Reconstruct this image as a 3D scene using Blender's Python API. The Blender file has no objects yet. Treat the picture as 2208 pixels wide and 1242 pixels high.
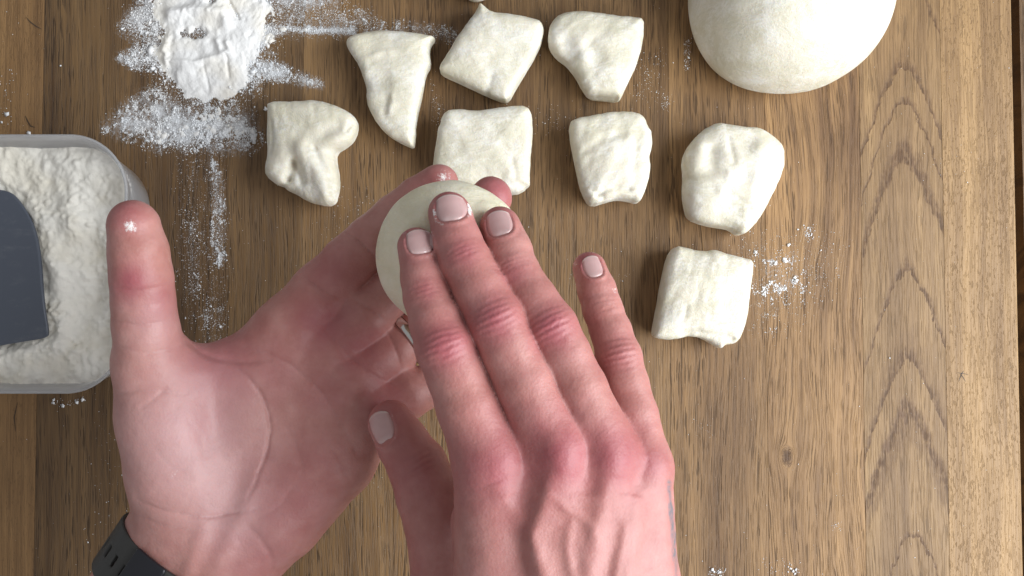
import bpy, math, random, time
import numpy as np

random.seed(7)
T0 = time.time()


def lap(s):
    print('LAP', s, round(time.time() - T0, 1), flush=True)


np.random.seed(7)
sc = bpy.context.scene
COL = sc.collection

# ------------------------------------------------------------------ camera
# working unit in the builders: millimetres, table top at z = 0
HC, FPX, TH = 540.0, 2000.0, math.radians(2.2)
CT, ST = math.cos(TH), math.sin(TH)
CAM = np.array([0.0, -HC * math.tan(TH), HC])


def P(px, py, z):
    """photo pixel + height above the table (mm) -> place in the scene (mm)"""
    px = np.asarray(px, float); py = np.asarray(py, float); z = np.asarray(z, float)
    x = (px - 1104.0) / FPX
    y = -(py - 621.0) / FPX
    dy = CT * y + ST
    dz = ST * y - CT
    t = (z - HC) / dz
    return np.stack(np.broadcast_arrays(CAM[0] + t * x, CAM[1] + t * dy, z), -1)


def mmpp(z):
    return (HC - z) / FPX


def to_px(p):
    v = p - CAM
    cy = CT * v[..., 1] + ST * v[..., 2]
    cz = -ST * v[..., 1] + CT * v[..., 2]
    return 1104.0 + FPX * v[..., 0] / (-cz), 621.0 - FPX * cy / (-cz)


cam = bpy.data.cameras.new('camera')
cam.sensor_fit = 'HORIZONTAL'
cam.sensor_width = 36.0
cam.lens = 36.0 * FPX / 2208.0
cam.clip_start, cam.clip_end = 0.01, 20.0
camo = bpy.data.objects.new('camera', cam)
camo.location = CAM / 1000.0
camo.rotation_euler = (TH, 0, 0)
COL.objects.link(camo)
sc.camera = camo

# ------------------------------------------------------------------ light: soft daylight from a window on the right
world = bpy.data.worlds.new('World')
sc.world = world
world.use_nodes = True
bg = world.node_tree.nodes['Background']
bg.inputs[0].default_value = (0.95, 0.97, 1.0, 1)
bg.inputs[1].default_value = 0.33


def area(name, loc, target, sx, sy, power, color):
    L = bpy.data.lights.new(name, 'AREA')
    L.shape = 'RECTANGLE'
    L.size, L.size_y = sx, sy
    L.energy = power
    L.color = color
    o = bpy.data.objects.new(name, L)
    o.location = loc
    d = np.array(target) - np.array(loc)
    from mathutils import Vector
    o.rotation_euler = Vector(d).to_track_quat('-Z', 'Y').to_euler()
    COL.objects.link(o)
    return o


area('window_light', (0.82, -0.20, 0.66), (0.0, 0.0, 0.08), 1.1, 0.85, 22.5, (0.92, 0.965, 1.0))

sc.view_settings.view_transform = 'Standard'
sc.view_settings.look = 'None'
sc.view_settings.exposure = 0.12
sc.view_settings.gamma = 1.0
sc.render.engine = 'CYCLES'
sc.cycles.use_denoising = True
sc.cycles.max_bounces = 8


# ------------------------------------------------------------------ helpers: tags, meshes
def tag(o, label=None, cat=None, group=None, kind=None):
    if label: o['label'] = label
    if cat: o['category'] = cat
    if group: o['group'] = group
    if kind: o['kind'] = kind
    return o


def empty(name, loc_mm):
    o = bpy.data.objects.new(name, None)
    o.location = np.asarray(loc_mm, float) / 1000.0
    o.empty_display_size = 0.02
    COL.objects.link(o)
    return o


def mesh_np(name, V, F, mat=None, parent=None, smooth=True, attrs=None):
    """V (n,3) mm; F list of arrays (m,3)/(m,4)"""
    if not isinstance(F, (list, tuple)):
        F = [F]
    F = [np.asarray(f, np.int32) for f in F if len(f)]
    me = bpy.data.meshes.new(name)
    V = np.asarray(V, np.float32) / 1000.0
    off = np.zeros(3, np.float32)
    if parent is not None:
        off = np.array(parent.location, np.float32)
        if parent.parent is not None:
            off = off + np.array(parent.parent.location, np.float32)
    V = V - off
    me.vertices.add(len(V))
    me.vertices.foreach_set('co', V.ravel())
    loops = np.concatenate([f.ravel() for f in F])
    counts = np.concatenate([np.full(len(f), f.shape[1], np.int32) for f in F])
    starts = np.concatenate([[0], np.cumsum(counts)[:-1]]).astype(np.int32)
    me.loops.add(len(loops))
    me.loops.foreach_set('vertex_index', loops.astype(np.int32))
    me.polygons.add(len(counts))
    me.polygons.foreach_set('loop_start', starts)
    me.polygons.foreach_set('loop_total', counts)
    me.polygons.foreach_set('use_smooth', np.full(len(counts), smooth, bool))
    me.update(calc_edges=True)
    me.validate()
    if attrs:
        for k, a in attrs.items():
            at = me.attributes.new(k, 'FLOAT', 'POINT')
            at.data.foreach_set('value', np.asarray(a, np.float32))
    if mat: me.materials.append(mat)
    o = bpy.data.objects.new(name, me)
    COL.objects.link(o)
    if parent is not None:
        o.parent = parent
    return o


def smoothstep(a, b, x):
    t = np.clip((x - a) / (b - a), 0, 1)
    return t * t * (3 - 2 * t)


# ------------------------------------------------------------------ helpers: value noise
def _h(ix, iy, iz, seed):
    n = (ix.astype(np.uint32) * np.uint32(374761393) + iy.astype(np.uint32) * np.uint32(668265263)
         + iz.astype(np.uint32) * np.uint32(2246822519) + np.uint32((seed * 1274126177) & 0xFFFFFFFF))
    n = (n ^ (n >> np.uint32(13))) * np.uint32(1274126177)
    n = (n ^ (n >> np.uint32(16))) * np.uint32(2246822519)
    n = n ^ (n >> np.uint32(15))
    return (n & np.uint32(0xFFFFFF)).astype(np.float32) / np.float32(16777216.0)


def noise(p, scale, seed=0):
    """p (n,2|3) mm; feature size = scale mm; 0..1"""
    q = (np.asarray(p, np.float32) / np.float32(scale))
    if q.shape[-1] == 2:
        q = np.concatenate([q, np.zeros(q.shape[:-1] + (1,), np.float32)], -1)
    i = np.floor(q).astype(np.int32)
    f = (q - i).astype(np.float32)
    u = f * f * f * (f * (f * 6 - 15) + 10)
    r = 0
    for dx in (0, 1):
        for dy in (0, 1):
            for dz in (0, 1):
                w = ((u[..., 0] if dx else 1 - u[..., 0]) * (u[..., 1] if dy else 1 - u[..., 1])
                     * (u[..., 2] if dz else 1 - u[..., 2]))
                r = r + w * _h(i[..., 0] + dx, i[..., 1] + dy, i[..., 2] + dz, seed)
    return r


def fbm(p, scale, octaves=3, seed=0, gain=0.5):
    s, a, t = 0, 1.0, 0
    for o in range(octaves):
        s = s + a * (noise(p, scale / 2 ** o, seed + 17 * o) - 0.5)
        t += a
        a *= gain
    return s / t * 2.0          # about -1..1


# ------------------------------------------------------------------ helpers: distance fields
def smin(a, b, k):
    h = np.clip(0.5 + 0.5 * (b - a) / k, 0, 1)
    return b * (1 - h) + a * h - k * h * (1 - h)


def smax(a, b, k):
    return -smin(-a, -b, k)


def cone(p, a, b, ra, rb):
    ab = (b - a).astype(np.float32)
    L = max(float(ab @ ab), 1e-6)
    ap = p.astype(np.float32) - a.astype(np.float32)
    t = np.clip((ap @ ab) / L, 0, 1)
    x = ap[:, 0] - t * ab[0]; y = ap[:, 1] - t * ab[1]; z = ap[:, 2] - t * ab[2]
    return np.sqrt(x * x + y * y + z * z) - (ra + (rb - ra) * t)


def chain(p, js, k=1.5):
    """js: list of (xyz, r)"""
    r = None
    for (a, ra), (b, rb) in zip(js[:-1], js[1:]):
        d = cone(p, a, b, ra, rb)
        r = d if r is None else smin(r, d, k)
    return r


def J(rows):
    """rows (px, py, z, halfwidth_px) -> joints in mm"""
    return [(P(x, y, z), hw * mmpp(z)) for x, y, z, hw in rows]


def polydist(xy, pts):
    """distance of xy (n,2) to an open polyline (m,2)"""
    best = np.full(len(xy), 1e9)
    for a, b in zip(pts[:-1], pts[1:]):
        ab = b - a
        ap = xy - a
        t = np.clip((ap @ ab) / max(ab @ ab, 1e-9), 0, 1)
        d = ap - t[:, None] * ab
        best = np.minimum(best, (d * d).sum(1))
    return np.sqrt(best)


def spline(pts, n=7):
    """Catmull-Rom through the points"""
    p = np.asarray(pts, float)
    if len(p) < 3: return p
    q = np.concatenate([[2 * p[0] - p[1]], p, [2 * p[-1] - p[-2]]])
    out = []
    for i in range(len(p) - 1):
        a, b, c, d = q[i:i + 4]
        for t in np.arange(n) / n:
            out.append(0.5 * ((2 * b) + (-a + c) * t + (2 * a - 5 * b + 4 * c - d) * t * t + (-a + 3 * b - 3 * c + d) * t ** 3))
    out.append(p[-1])
    return np.array(out)


def polytaper(xy, pts):
    """distance to the polyline and a weight that fades towards its two ends"""
    best = np.full(len(xy), 1e9); tt = np.zeros(len(xy))
    n = len(pts) - 1
    for i, (a, b) in enumerate(zip(pts[:-1], pts[1:])):
        ab = b - a
        ap = xy - a
        t = np.clip((ap @ ab) / max(ab @ ab, 1e-9), 0, 1)
        d = ap - t[:, None] * ab
        d = (d * d).sum(1)
        m = d < best
        best = np.where(m, d, best); tt = np.where(m, (i + t) / n, tt)
    return np.sqrt(best), np.sqrt(np.clip(np.sin(np.pi * np.clip(tt, 0, 1)), 0, 1))


def relief_map(parts, mm, lo, hi, step=2.0):
    """sum of tapered line reliefs laid out over the back or palm of a hand, as a lookup
    parts: (polyline, width mm, height mm, style)"""
    lo = np.array(lo, float); hi = np.array(hi, float)
    n = np.ceil((hi - lo) / step).astype(int) + 1
    G = np.stack(np.meshgrid(lo[0] + np.arange(n[0]) * step, lo[1] + np.arange(n[1]) * step, indexing='ij'), -1).reshape(-1, 2)
    wob = np.stack([fbm(G, 35.0, 2, 71), fbm(G, 35.0, 2, 72)], 1) * 3.0
    out = np.zeros(len(G), np.float32)
    for pl, w, dep, style in parts:
        m = ((G > pl.min(0) - 6 * w / mm) & (G < pl.max(0) + 6 * w / mm)).all(1)
        r, tp = polytaper(G[m] + wob[m], pl)
        r = r * mm
        if style == 'crease':
            out[m] += dep * tp * (0.60 * np.exp(-(r / (w * 0.5)) ** 2) + 0.40 * np.exp(-(r / (w * 2.6)) ** 2))
        else:
            out[m] += dep * tp * np.exp(-(r / w) ** 2)
    out = out.reshape(n)

    def look(px, py):
        g = np.clip((np.stack([px, py], 1) - lo) / step, 0, n - 1.001)
        i = g.astype(int); t = g - i
        a, b = i[:, 0], i[:, 1]
        return (out[a, b] * (1 - t[:, 0]) + out[a + 1, b] * t[:, 0]) * (1 - t[:, 1]) + (out[a, b + 1] * (1 - t[:, 0]) + out[a + 1, b + 1] * t[:, 0]) * t[:, 1]
    return look


def polysdf(xy, pts):
    """signed distance to a closed polygon"""
    n = len(pts)
    d = np.full(len(xy), 1e18)
    s = np.ones(len(xy))
    for i in range(n):
        a = pts[i]; b = pts[i - 1]
        e = b - a
        w = xy - a
        t = np.clip((w @ e) / max(e @ e, 1e-12), 0, 1)
        q = w - t[:, None] * e
        d = np.minimum(d, (q * q).sum(1))
        c1 = xy[:, 1] >= a[1]
        c2 = xy[:, 1] < b[1]
        c3 = e[0] * w[:, 1] > e[1] * w[:, 0]
        flip = (c1 & c2 & c3) | (~c1 & ~c2 & ~c3)
        s = np.where(flip, -s, s)
    return s * np.sqrt(d)


def chaikin(pts, it=2):
    pts = np.asarray(pts, float)
    for _ in range(it):
        nx = np.roll(pts, -1, 0)
        q = 0.75 * pts + 0.25 * nx
        r = 0.25 * pts + 0.75 * nx
        pts = np.stack([q, r], 1).reshape(-1, pts.shape[1])
    return pts


def surface(f, lo, hi, h, block=4):
    """mesh the zero set of f over a box: coarse pass, fine evaluation only near the surface, surface nets, projection"""
    lo = np.asarray(lo, float); hi = np.asarray(hi, float)
    n = (np.ceil((hi - lo) / (h * block)).astype(int))
    H = h * block
    gx, gy, gz = [lo[i] + (np.arange(n[i]) + 0.5) * H for i in range(3)]
    G = np.stack(np.meshgrid(gx, gy, gz, indexing='ij'), -1).reshape(-1, 3)
    dc = f(G).reshape(n)
    near = np.abs(dc) < H * 1.08 + 0.4
    N = n * block
    D = np.repeat(np.repeat(np.repeat(np.sign(dc) * H, block, 0), block, 1), block, 2).astype(np.float32)
    bi = np.argwhere(near)
    offs = np.stack(np.meshgrid(*[np.arange(block)] * 3, indexing='ij'), -1).reshape(-1, 3)
    idx = (bi[:, None, :] * block + offs[None]).reshape(-1, 3)
    vals = np.empty(len(idx), np.float32)
    CH = 400000
    for s in range(0, len(idx), CH):
        vals[s:s + CH] = f(lo + (idx[s:s + CH] + 0.5) * h)
    D[idx[:, 0], idx[:, 1], idx[:, 2]] = vals
    S = D < 0
    c = np.zeros(np.array(D.shape) - 1, np.int8)
    for dx in (0, 1):
        for dy in (0, 1):
            for dz in (0, 1):
                c += S[dx:S.shape[0] - 1 + dx, dy:S.shape[1] - 1 + dy, dz:S.shape[2] - 1 + dz]
    act = (c > 0) & (c < 8)
    ci = np.argwhere(act)
    vid = np.full(act.shape, -1, np.int32)
    vid[act] = np.arange(len(ci))
    acc = np.zeros((len(ci), 3)); cnt = np.zeros(len(ci))
    corners = offs2 = [(dx, dy, dz) for dx in (0, 1) for dy in (0, 1) for dz in (0, 1)]
    for a in corners:
        for ax in range(3):
            if a[ax]: continue
            b = list(a); b[ax] = 1
            ia = ci + a; ib = ci + b
            da = D[ia[:, 0], ia[:, 1], ia[:, 2]]; db = D[ib[:, 0], ib[:, 1], ib[:, 2]]
            m = (da < 0) != (db < 0)
            t = np.where(m, da / np.where(m, da - db, 1), 0)
            pos = np.array(a)[None] + 0.0 + np.zeros((len(ci), 3))
            pos[:, ax] += t
            acc += np.where(m[:, None], pos, 0)
            cnt += m
    V = lo + (ci + acc / cnt[:, None] + 0.5) * h
    quads = []
    for ax in range(3):
        o1, o2 = [(1, 2), (2, 0), (0, 1)][ax]
        sl0 = [slice(None)] * 3; sl1 = [slice(None)] * 3
        sl0[ax] = slice(0, -1); sl1[ax] = slice(1, None)
        s0 = S[tuple(sl0)]; s1 = S[tuple(sl1)]
        e = np.argwhere(s0 != s1)
        e = e[(e[:, o1] > 0) & (e[:, o2] > 0) & (e[:, o1] < act.shape[o1]) & (e[:, o2] < act.shape[o2])]
        u1 = np.zeros(3, int); u1[o1] = 1
        u2 = np.zeros(3, int); u2[o2] = 1
        def g(q): return vid[q[:, 0], q[:, 1], q[:, 2]]
        q = np.stack([g(e - u1 - u2), g(e - u2), g(e), g(e - u1)], 1)
        inside0 = S[e[:, 0], e[:, 1], e[:, 2]]
        q = np.where(inside0[:, None], q, q[:, ::-1])
        quads.append(q)
    Q = np.concatenate(quads)
    Q = Q[(Q >= 0).all(1)]
    # one smoothing pass, then projection on the true surface
    V2 = np.zeros_like(V); w = np.zeros(len(V))
    for k in range(4):
        np.add.at(V2, Q[:, k], V[Q[:, (k + 1) % 4]]); np.add.at(w, Q[:, k], 1)
    V = 0.5 * V + 0.5 * V2 / np.maximum(w, 1)[:, None]
    nrm, d = grad(f, V, h * 0.5)
    V = V - nrm * np.clip(d, -h, h)[:, None]
    for s in range(0, len(V), 200000):
        d = f(V[s:s + 200000])
        V[s:s + 200000] -= nrm[s:s + 200000] * np.clip(d, -h * .5, h * .5)[:, None]
    return V, Q, nrm


def grad(f, V, e):
    d = np.empty(len(V)); g = np.empty((len(V), 3))
    CH = 200000
    for s in range(0, len(V), CH):
        v = V[s:s + CH]
        d[s:s + CH] = f(v)
        for ax in range(3):
            o = np.zeros(3); o[ax] = e
            g[s:s + CH, ax] = (f(v + o) - d[s:s + CH]) / e
    L = np.sqrt((g * g).sum(1))
    n = g / np.maximum(L, 1e-6)[:, None]
    return n, d / np.maximum(L, 0.4)


# ------------------------------------------------------------------ helpers: node materials
class N:
    def __init__(self, name):
        self.m = bpy.data.materials.new(name)
        self.m.use_nodes = True
        self.t = self.m.node_tree
        self.t.nodes.clear()
        self.out = self.t.nodes.new('ShaderNodeOutputMaterial')

    def _set(self, sock, v):
        if isinstance(v, bpy.types.NodeSocket):
            self.t.links.new(v, sock)
        elif v is not None:
            if sock.type == 'RGBA' and len(v) == 3: v = (*v, 1)
            sock.default_value = v

    def node(self, typ, ins=None, **kw):
        n = self.t.nodes.new(typ)
        for k, v in kw.items(): setattr(n, k, v)
        for k, v in (ins or {}).items(): self._set(n.inputs[k], v)
        return n

    def math(self, op, a, b=None, c=None, clamp=False):
        n = self.node('ShaderNodeMath', operation=op, use_clamp=clamp)
        self._set(n.inputs[0], a)
        if b is not None: self._set(n.inputs[1], b)
        if c is not None: self._set(n.inputs[2], c)
        return n.outputs[0]

    def vmul(self, v, s):
        n = self.node('ShaderNodeVectorMath', operation='MULTIPLY')
        self._set(n.inputs[0], v); self._set(n.inputs[1], s)
        return n.outputs[0]

    def vadd(self, v, s):
        n = self.node('ShaderNodeVectorMath', operation='ADD')
        self._set(n.inputs[0], v); self._set(n.inputs[1], s)
        return n.outputs[0]

    def noise(self, v, scale=1.0, detail=2.0, rough=0.5, dist=0.0):
        n = self.node('ShaderNodeTexNoise', {'Vector': v, 'Scale': scale, 'Detail': detail, 'Roughness': rough, 'Distortion': dist})
        return n.outputs['Fac']

    def ramp(self, f, lo, hi, a=0.0, b=1.0):
        n = self.node('ShaderNodeMapRange', {'Value': f, 'From Min': lo, 'From Max': hi, 'To Min': a, 'To Max': b})
        n.interpolation_type = 'SMOOTHSTEP'
        return n.outputs[0]

    def mix(self, f, a, b, mode='MIX'):
        n = self.node('ShaderNodeMix', data_type='RGBA', blend_type=mode)
        self._set(n.inputs[0], f); self._set(n.inputs[6], a); self._set(n.inputs[7], b)
        return n.outputs[2]

    def attr(self, name):
        return self.node('ShaderNodeAttribute', attribute_name=name).outputs['Fac']

    def coords(self):
        return self.node('ShaderNodeTexCoord').outputs['Object']

    def bump(self, h, strength, dist, normal=None):
        n = self.node('ShaderNodeBump', {'Height': h, 'Strength': strength, 'Distance': dist})
        if normal is not None: self._set(n.inputs['Normal'], normal)
        return n.outputs[0]

    def bsdf(self, **ins):
        n = self.node('ShaderNodeBsdfPrincipled')
        for k, v in ins.items():
            self._set(n.inputs[k.replace('_', ' ')], v)
        self.t.links.new(n.outputs[0], self.out.inputs[0])
        return n


def plain(name, color, rough=0.5, metal=0.0):
    m = N(name)
    m.bsdf(Base_Color=color, Roughness=rough, Metallic=metal)
    return m.m


# ---- oak stave
def wood(name, dark, light, seed, pore=1.0, rings=None, knot=None, speckle=0.0, warp=1.0, contrast=1.0, rough=0.5):
    m = N(name)
    c = m.coords()
    sep = m.node('ShaderNodeSeparateXYZ', {0: c})
    X, Y, Z = sep.outputs
    wv = m.vadd(m.vmul(c, (14.0, 5.0, 5.0)), (seed * 3.1, seed * 7.7, 0))
    wn = m.noise(wv, 1.0, 2.0)
    x = m.math('ADD', X, m.math('MULTIPLY', m.math('SUBTRACT', wn, 0.5), 0.012 * warp))
    wn2 = m.noise(m.vadd(m.vmul(c, (60.0, 14.0, 5.0)), (seed * 1.3, seed * 2.7, 0)), 1.0, 2.0)
    x = m.math('ADD', x, m.math('MULTIPLY', m.math('SUBTRACT', wn2, 0.5), 0.003 * warp))
    kd = None
    if knot:
        kx, ky, R = knot
        dx = m.math('SUBTRACT', x, kx)
        dy = m.math('MULTIPLY', m.math('SUBTRACT', Y, ky), 0.6)
        r2 = m.math('ADD', m.math('ADD', m.math('MULTIPLY', dx, dx), m.math('MULTIPLY', dy, dy)), 2e-6)
        fac = m.math('SUBTRACT', 1.0, m.math('DIVIDE', R * R, r2))
        fac = m.math('MAXIMUM', fac, -1.5)
        x = m.math('ADD', m.math('MULTIPLY', dx, fac), kx)
        kd = m.math('SQRT', r2)
    if rings:
        xc, k, s, y0 = rings
        dx = m.math('SUBTRACT', x, xc)
        rr = m.math('SQRT', m.math('ADD', m.math('MULTIPLY', dx, dx), s * s))
        v = m.math('ADD', Y, m.math('MULTIPLY', rr, k))
        wob = m.noise(m.vmul(c, (150.0, 70.0, 1.0)), 1.0, 4.0, 0.65)
        v = m.math('ADD', v, m.math('MULTIPLY', m.math('SUBTRACT', wob, 0.5), 0.022))
        slow = m.noise(m.node('ShaderNodeCombineXYZ', {0: 0.0, 1: m.math('MULTIPLY', v, 14.0), 2: float(seed)}).outputs[0], 1.0, 1.0, 0.4)
        ph = m.math('ADD', m.math('MULTIPLY', v, 22.0), m.math('MULTIPLY', slow, 2.6))
        fr_ = m.math('FRACT', ph)
        ring = m.math('MAXIMUM', m.ramp(fr_, 0.02, 0.30, 1.0, 0.0), m.ramp(fr_, 0.95, 1.0))
        ring = m.math('MULTIPLY', ring, m.ramp(m.noise(m.vmul(c, (420.0, 160.0, 1.0)), 1.0, 2.0, 0.6), 0.32, 0.58, 0.35, 1.0))
        ring2 = m.noise(m.node('ShaderNodeCombineXYZ', {0: 3.0, 1: m.math('MULTIPLY', v, 130.0), 2: float(seed)}).outputs[0], 1.0, 2.0)
    cv = m.node('ShaderNodeCombineXYZ', {0: x, 1: Y, 2: float(seed)}).outputs[0]
    broad = m.noise(m.vmul(cv, (38.0, 2.2, 1.0)), 1.0, 2.0)
    med = m.noise(m.vmul(cv, (190.0, 5.0, 1.0)), 1.0, 3.0, 0.6)
    fine = m.noise(m.vmul(cv, (900.0, 14.0, 1.0)), 1.0, 4.0, 0.7)
    blot = m.noise(m.vmul(cv, (30.0, 16.0, 1.0)), 1.0, 3.0, 0.55)
    t = m.math('ADD', m.math('MULTIPLY', broad, 0.38), m.math('MULTIPLY', med, 0.42))
    t = m.math('ADD', t, m.math('MULTIPLY', fine, 0.42))
    t = m.math('ADD', t, m.math('MULTIPLY', blot, 0.22))
    t = m.math('ADD', m.math('MULTIPLY', m.math('SUBTRACT', t, 0.71), 2.75 * contrast), 0.5, clamp=True)
    col = m.mix(t, dark, light)
    # short dark vessel lines
    pn = m.noise(m.vmul(cv, (1450.0, 62.0, 1.0)), 1.0, 1.5, 0.5)
    band = m.noise(m.vmul(cv, (150.0, 9.0, 4.0)), 1.0, 2.0)
    pth = m.math('SUBTRACT', 0.685, m.math('MULTIPLY', band, 0.20))
    pores = m.ramp(m.math('SUBTRACT', pn, pth), -0.02, 0.07)
    pn2 = m.noise(m.vmul(cv, (2300.0, 34.0, 2.0)), 1.0, 2.0, 0.55)
    pores2 = m.ramp(pn2, 0.50, 0.70)
    pores = m.math('MAXIMUM', m.math('MULTIPLY', pores, m.ramp(band, 0.35, 0.6, 0.45, 1.0)), m.math('MULTIPLY', pores2, 0.72))
    if rings:
        pores = m.math('MAXIMUM', m.math('MULTIPLY', pores, 0.6), m.math('MULTIPLY', ring, m.ramp(pn, 0.42, 0.56, 0.12, 0.7)))
        col = m.mix(m.math('MULTIPLY', ring, 0.85), col, (dark[0] * 0.85, dark[1] * 0.72, dark[2] * 0.68))
        col = m.mix(m.math('MULTIPLY', ring2, 0.35), col, dark)
    if speckle:
        sp = m.noise(m.vmul(cv, (1150.0, 300.0, 1.0)), 1.0, 2.0, 0.55)
        spb = m.noise(m.vmul(c, (36.0, 24.0, 1.0)), 1.0, 2.0)
        spm = m.ramp(m.math('SUBTRACT', sp, m.math('SUBTRACT', 0.69, m.math('MULTIPLY', spb, 0.22))), -0.03, 0.08)
        pores = m.math('MAXIMUM', m.math('MULTIPLY', pores, 0.55), m.math('MULTIPLY', spm, speckle))
    pc = tuple(v * 0.36 for v in dark)
    col = m.mix(m.math('MULTIPLY', pores, 0.74 * pore, clamp=True), col, pc)
    if kd is not None:
        kd = m.math('ADD', kd, m.math('MULTIPLY', m.math('SUBTRACT', m.noise(c, 420.0, 3.0, 0.65), 0.5), 0.006))
        col = m.mix(m.ramp(kd, 0.0012, 0.0048, 0.8, 0.0), col, (dark[0] * .4, dark[1] * .32, dark[2] * .3))
    hgt = m.math('SUBTRACT', m.math('MULTIPLY', fine, 0.3), pores)
    nb = m.bump(hgt, 0.5, 0.0005)
    rg = m.math('ADD', rough, m.math('MULTIPLY', pores, 0.2))
    m.bsdf(Base_Color=col, Roughness=rg, Normal=nb, Specular_IOR_Level=0.45)
    return m.m


def skin_material():
    m = N('skin')
    c = m.coords()
    red = m.attr('red'); flour = m.attr('flour'); pale = m.attr('pale'); ink = m.attr('ink')
    mott = m.noise(c, 95.0, 3.0, 0.6)
    mott2 = m.noise(m.vadd(c, (3.1, 1.7, 0.4)), 170.0, 3.0, 0.6)
    base = m.mix(m.ramp(mott, 0.2, 0.8), (0.415, 0.178, 0.148), (0.52, 0.262, 0.228))
    r = m.math('ADD', red, m.math('MULTIPLY', m.math('SUBTRACT', mott2, 0.5), 0.36), clamp=True)
    base = m.mix(r, base, (0.34, 0.080, 0.098))
    base = m.mix(pale, base, (0.66, 0.42, 0.425))
    base = m.mix(m.math('MULTIPLY', ink, m.ramp(m.noise(c, 380.0, 3.0, 0.6), 0.3, 0.6, 0.25, 0.85)), base, (0.12, 0.14, 0.16))
    fl = m.ramp(m.math('ADD', m.noise(c, 900.0, 3.0, 0.7), flour), 0.95, 1.3)
    base = m.mix(fl, base, (0.82, 0.78, 0.76))
    cells = m.node('ShaderNodeTexVoronoi', {'Vector': c, 'Scale': 900.0}, feature='F1').outputs['Distance']
    fine = m.noise(m.vmul(c, (1.0, 1.0, 1.0)), 500.0, 4.0, 0.65)
    h = m.math('ADD', m.math('MULTIPLY', cells, 0.4), fine)
    nb = m.bump(h, 0.26, 0.0006)
    m.bsdf(Base_Color=base, Roughness=0.47, Normal=nb, Subsurface_Weight=0.22,
           Subsurface_Radius=(1.0, 0.35, 0.2), Subsurface_Scale=0.0035, Specular_IOR_Level=0.42)
    return m.m


def dough_material(name='dough', tint=(0.765, 0.715, 0.595), dusty=0.45):
    m = N(name)
    c = m.coords()
    n1 = m.noise(c, 60.0, 3.0, 0.55)
    n2 = m.noise(c, 420.0, 4.0, 0.65)
    col = m.mix(m.ramp(n1, 0.3, 0.7), (tint[0] * 0.87, tint[1] * 0.87, tint[2] * 0.82), tint)
    st = m.noise(m.vmul(m.vadd(c, m.vmul(m.node('ShaderNodeTexNoise', {'Vector': c, 'Scale': 40.0}).outputs['Color'], (0.02, 0.02, 0.02))), (140.0, 480.0, 200.0)), 1.0, 3.0, 0.6)
    dust = m.ramp(m.math('ADD', m.math('ADD', m.math('MULTIPLY', m.noise(m.vadd(c, (5, 2, 1)), 70.0, 3.0, 0.6), 0.9), m.math('MULTIPLY', m.noise(c, 900.0, 3.0, 0.7), 0.45)), m.math('MULTIPLY', st, 0.5)), 0.86, 1.12)
    col = m.mix(m.math('MULTIPLY', dust, dusty), col, (0.88, 0.865, 0.83))
    nb = m.bump(m.math('ADD', m.math('ADD', n2, m.math('MULTIPLY', st, 0.9)), m.math('MULTIPLY', m.noise(c, 1500.0, 2.0), 0.4)), 0.42, 0.0010)
    m.bsdf(Base_Color=col, Roughness=m.math('ADD', 0.42, m.math('MULTIPLY', dust, 0.4)), Normal=nb, Subsurface_Weight=0.3,
           Subsurface_Radius=(1.0, 0.75, 0.45), Subsurface_Scale=0.004, Specular_IOR_Level=0.35)
    return m.m


def flour_material(name, col, col2):
    m = N(name)
    c = m.coords()
    n = m.noise(c, 300.0, 4.0, 0.65)
    n2 = m.noise(c, 40.0, 2.0)
    cc = m.mix(m.ramp(n2, 0.42, 0.68), col, col2)
    nb = m.bump(n, 0.5, 0.0012)
    m.bsdf(Base_Color=cc, Roughness=0.95, Normal=nb, Specular_IOR_Level=0.1)
    return m.m


M_DOUGH = dough_material()
M_SKIN = skin_material()
M_FLOUR = flour_material('loose_flour', (0.88, 0.865, 0.845), (0.88, 0.835, 0.755))
M_GRAIN = flour_material('flour_grain', (0.86, 0.87, 0.885), (0.87, 0.865, 0.86))
M_FLOURC = flour_material('box_flour', (0.90, 0.865, 0.785), (0.85, 0.80, 0.69))


# ================================================================== the table
x_edge = float(P(2194, 621, 0)[0])
y_top, y_bot = 330.0, -330.0
table = empty('table', (0, 0, -30))
tag(table, 'brown oak table top of long glued staves, dusted with flour', 'table')
bounds_px = [-420, -120, 84, 242, 486, 650, 850, 1045, 1243, 1444, 1652, 1859, 2037, 2194]
D0, L0 = (0.106, 0.053, 0.0195), (0.300, 0.174, 0.072)


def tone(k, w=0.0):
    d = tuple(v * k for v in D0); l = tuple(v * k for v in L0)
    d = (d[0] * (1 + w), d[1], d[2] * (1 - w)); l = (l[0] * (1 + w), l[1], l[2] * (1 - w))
    return d, l


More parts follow.
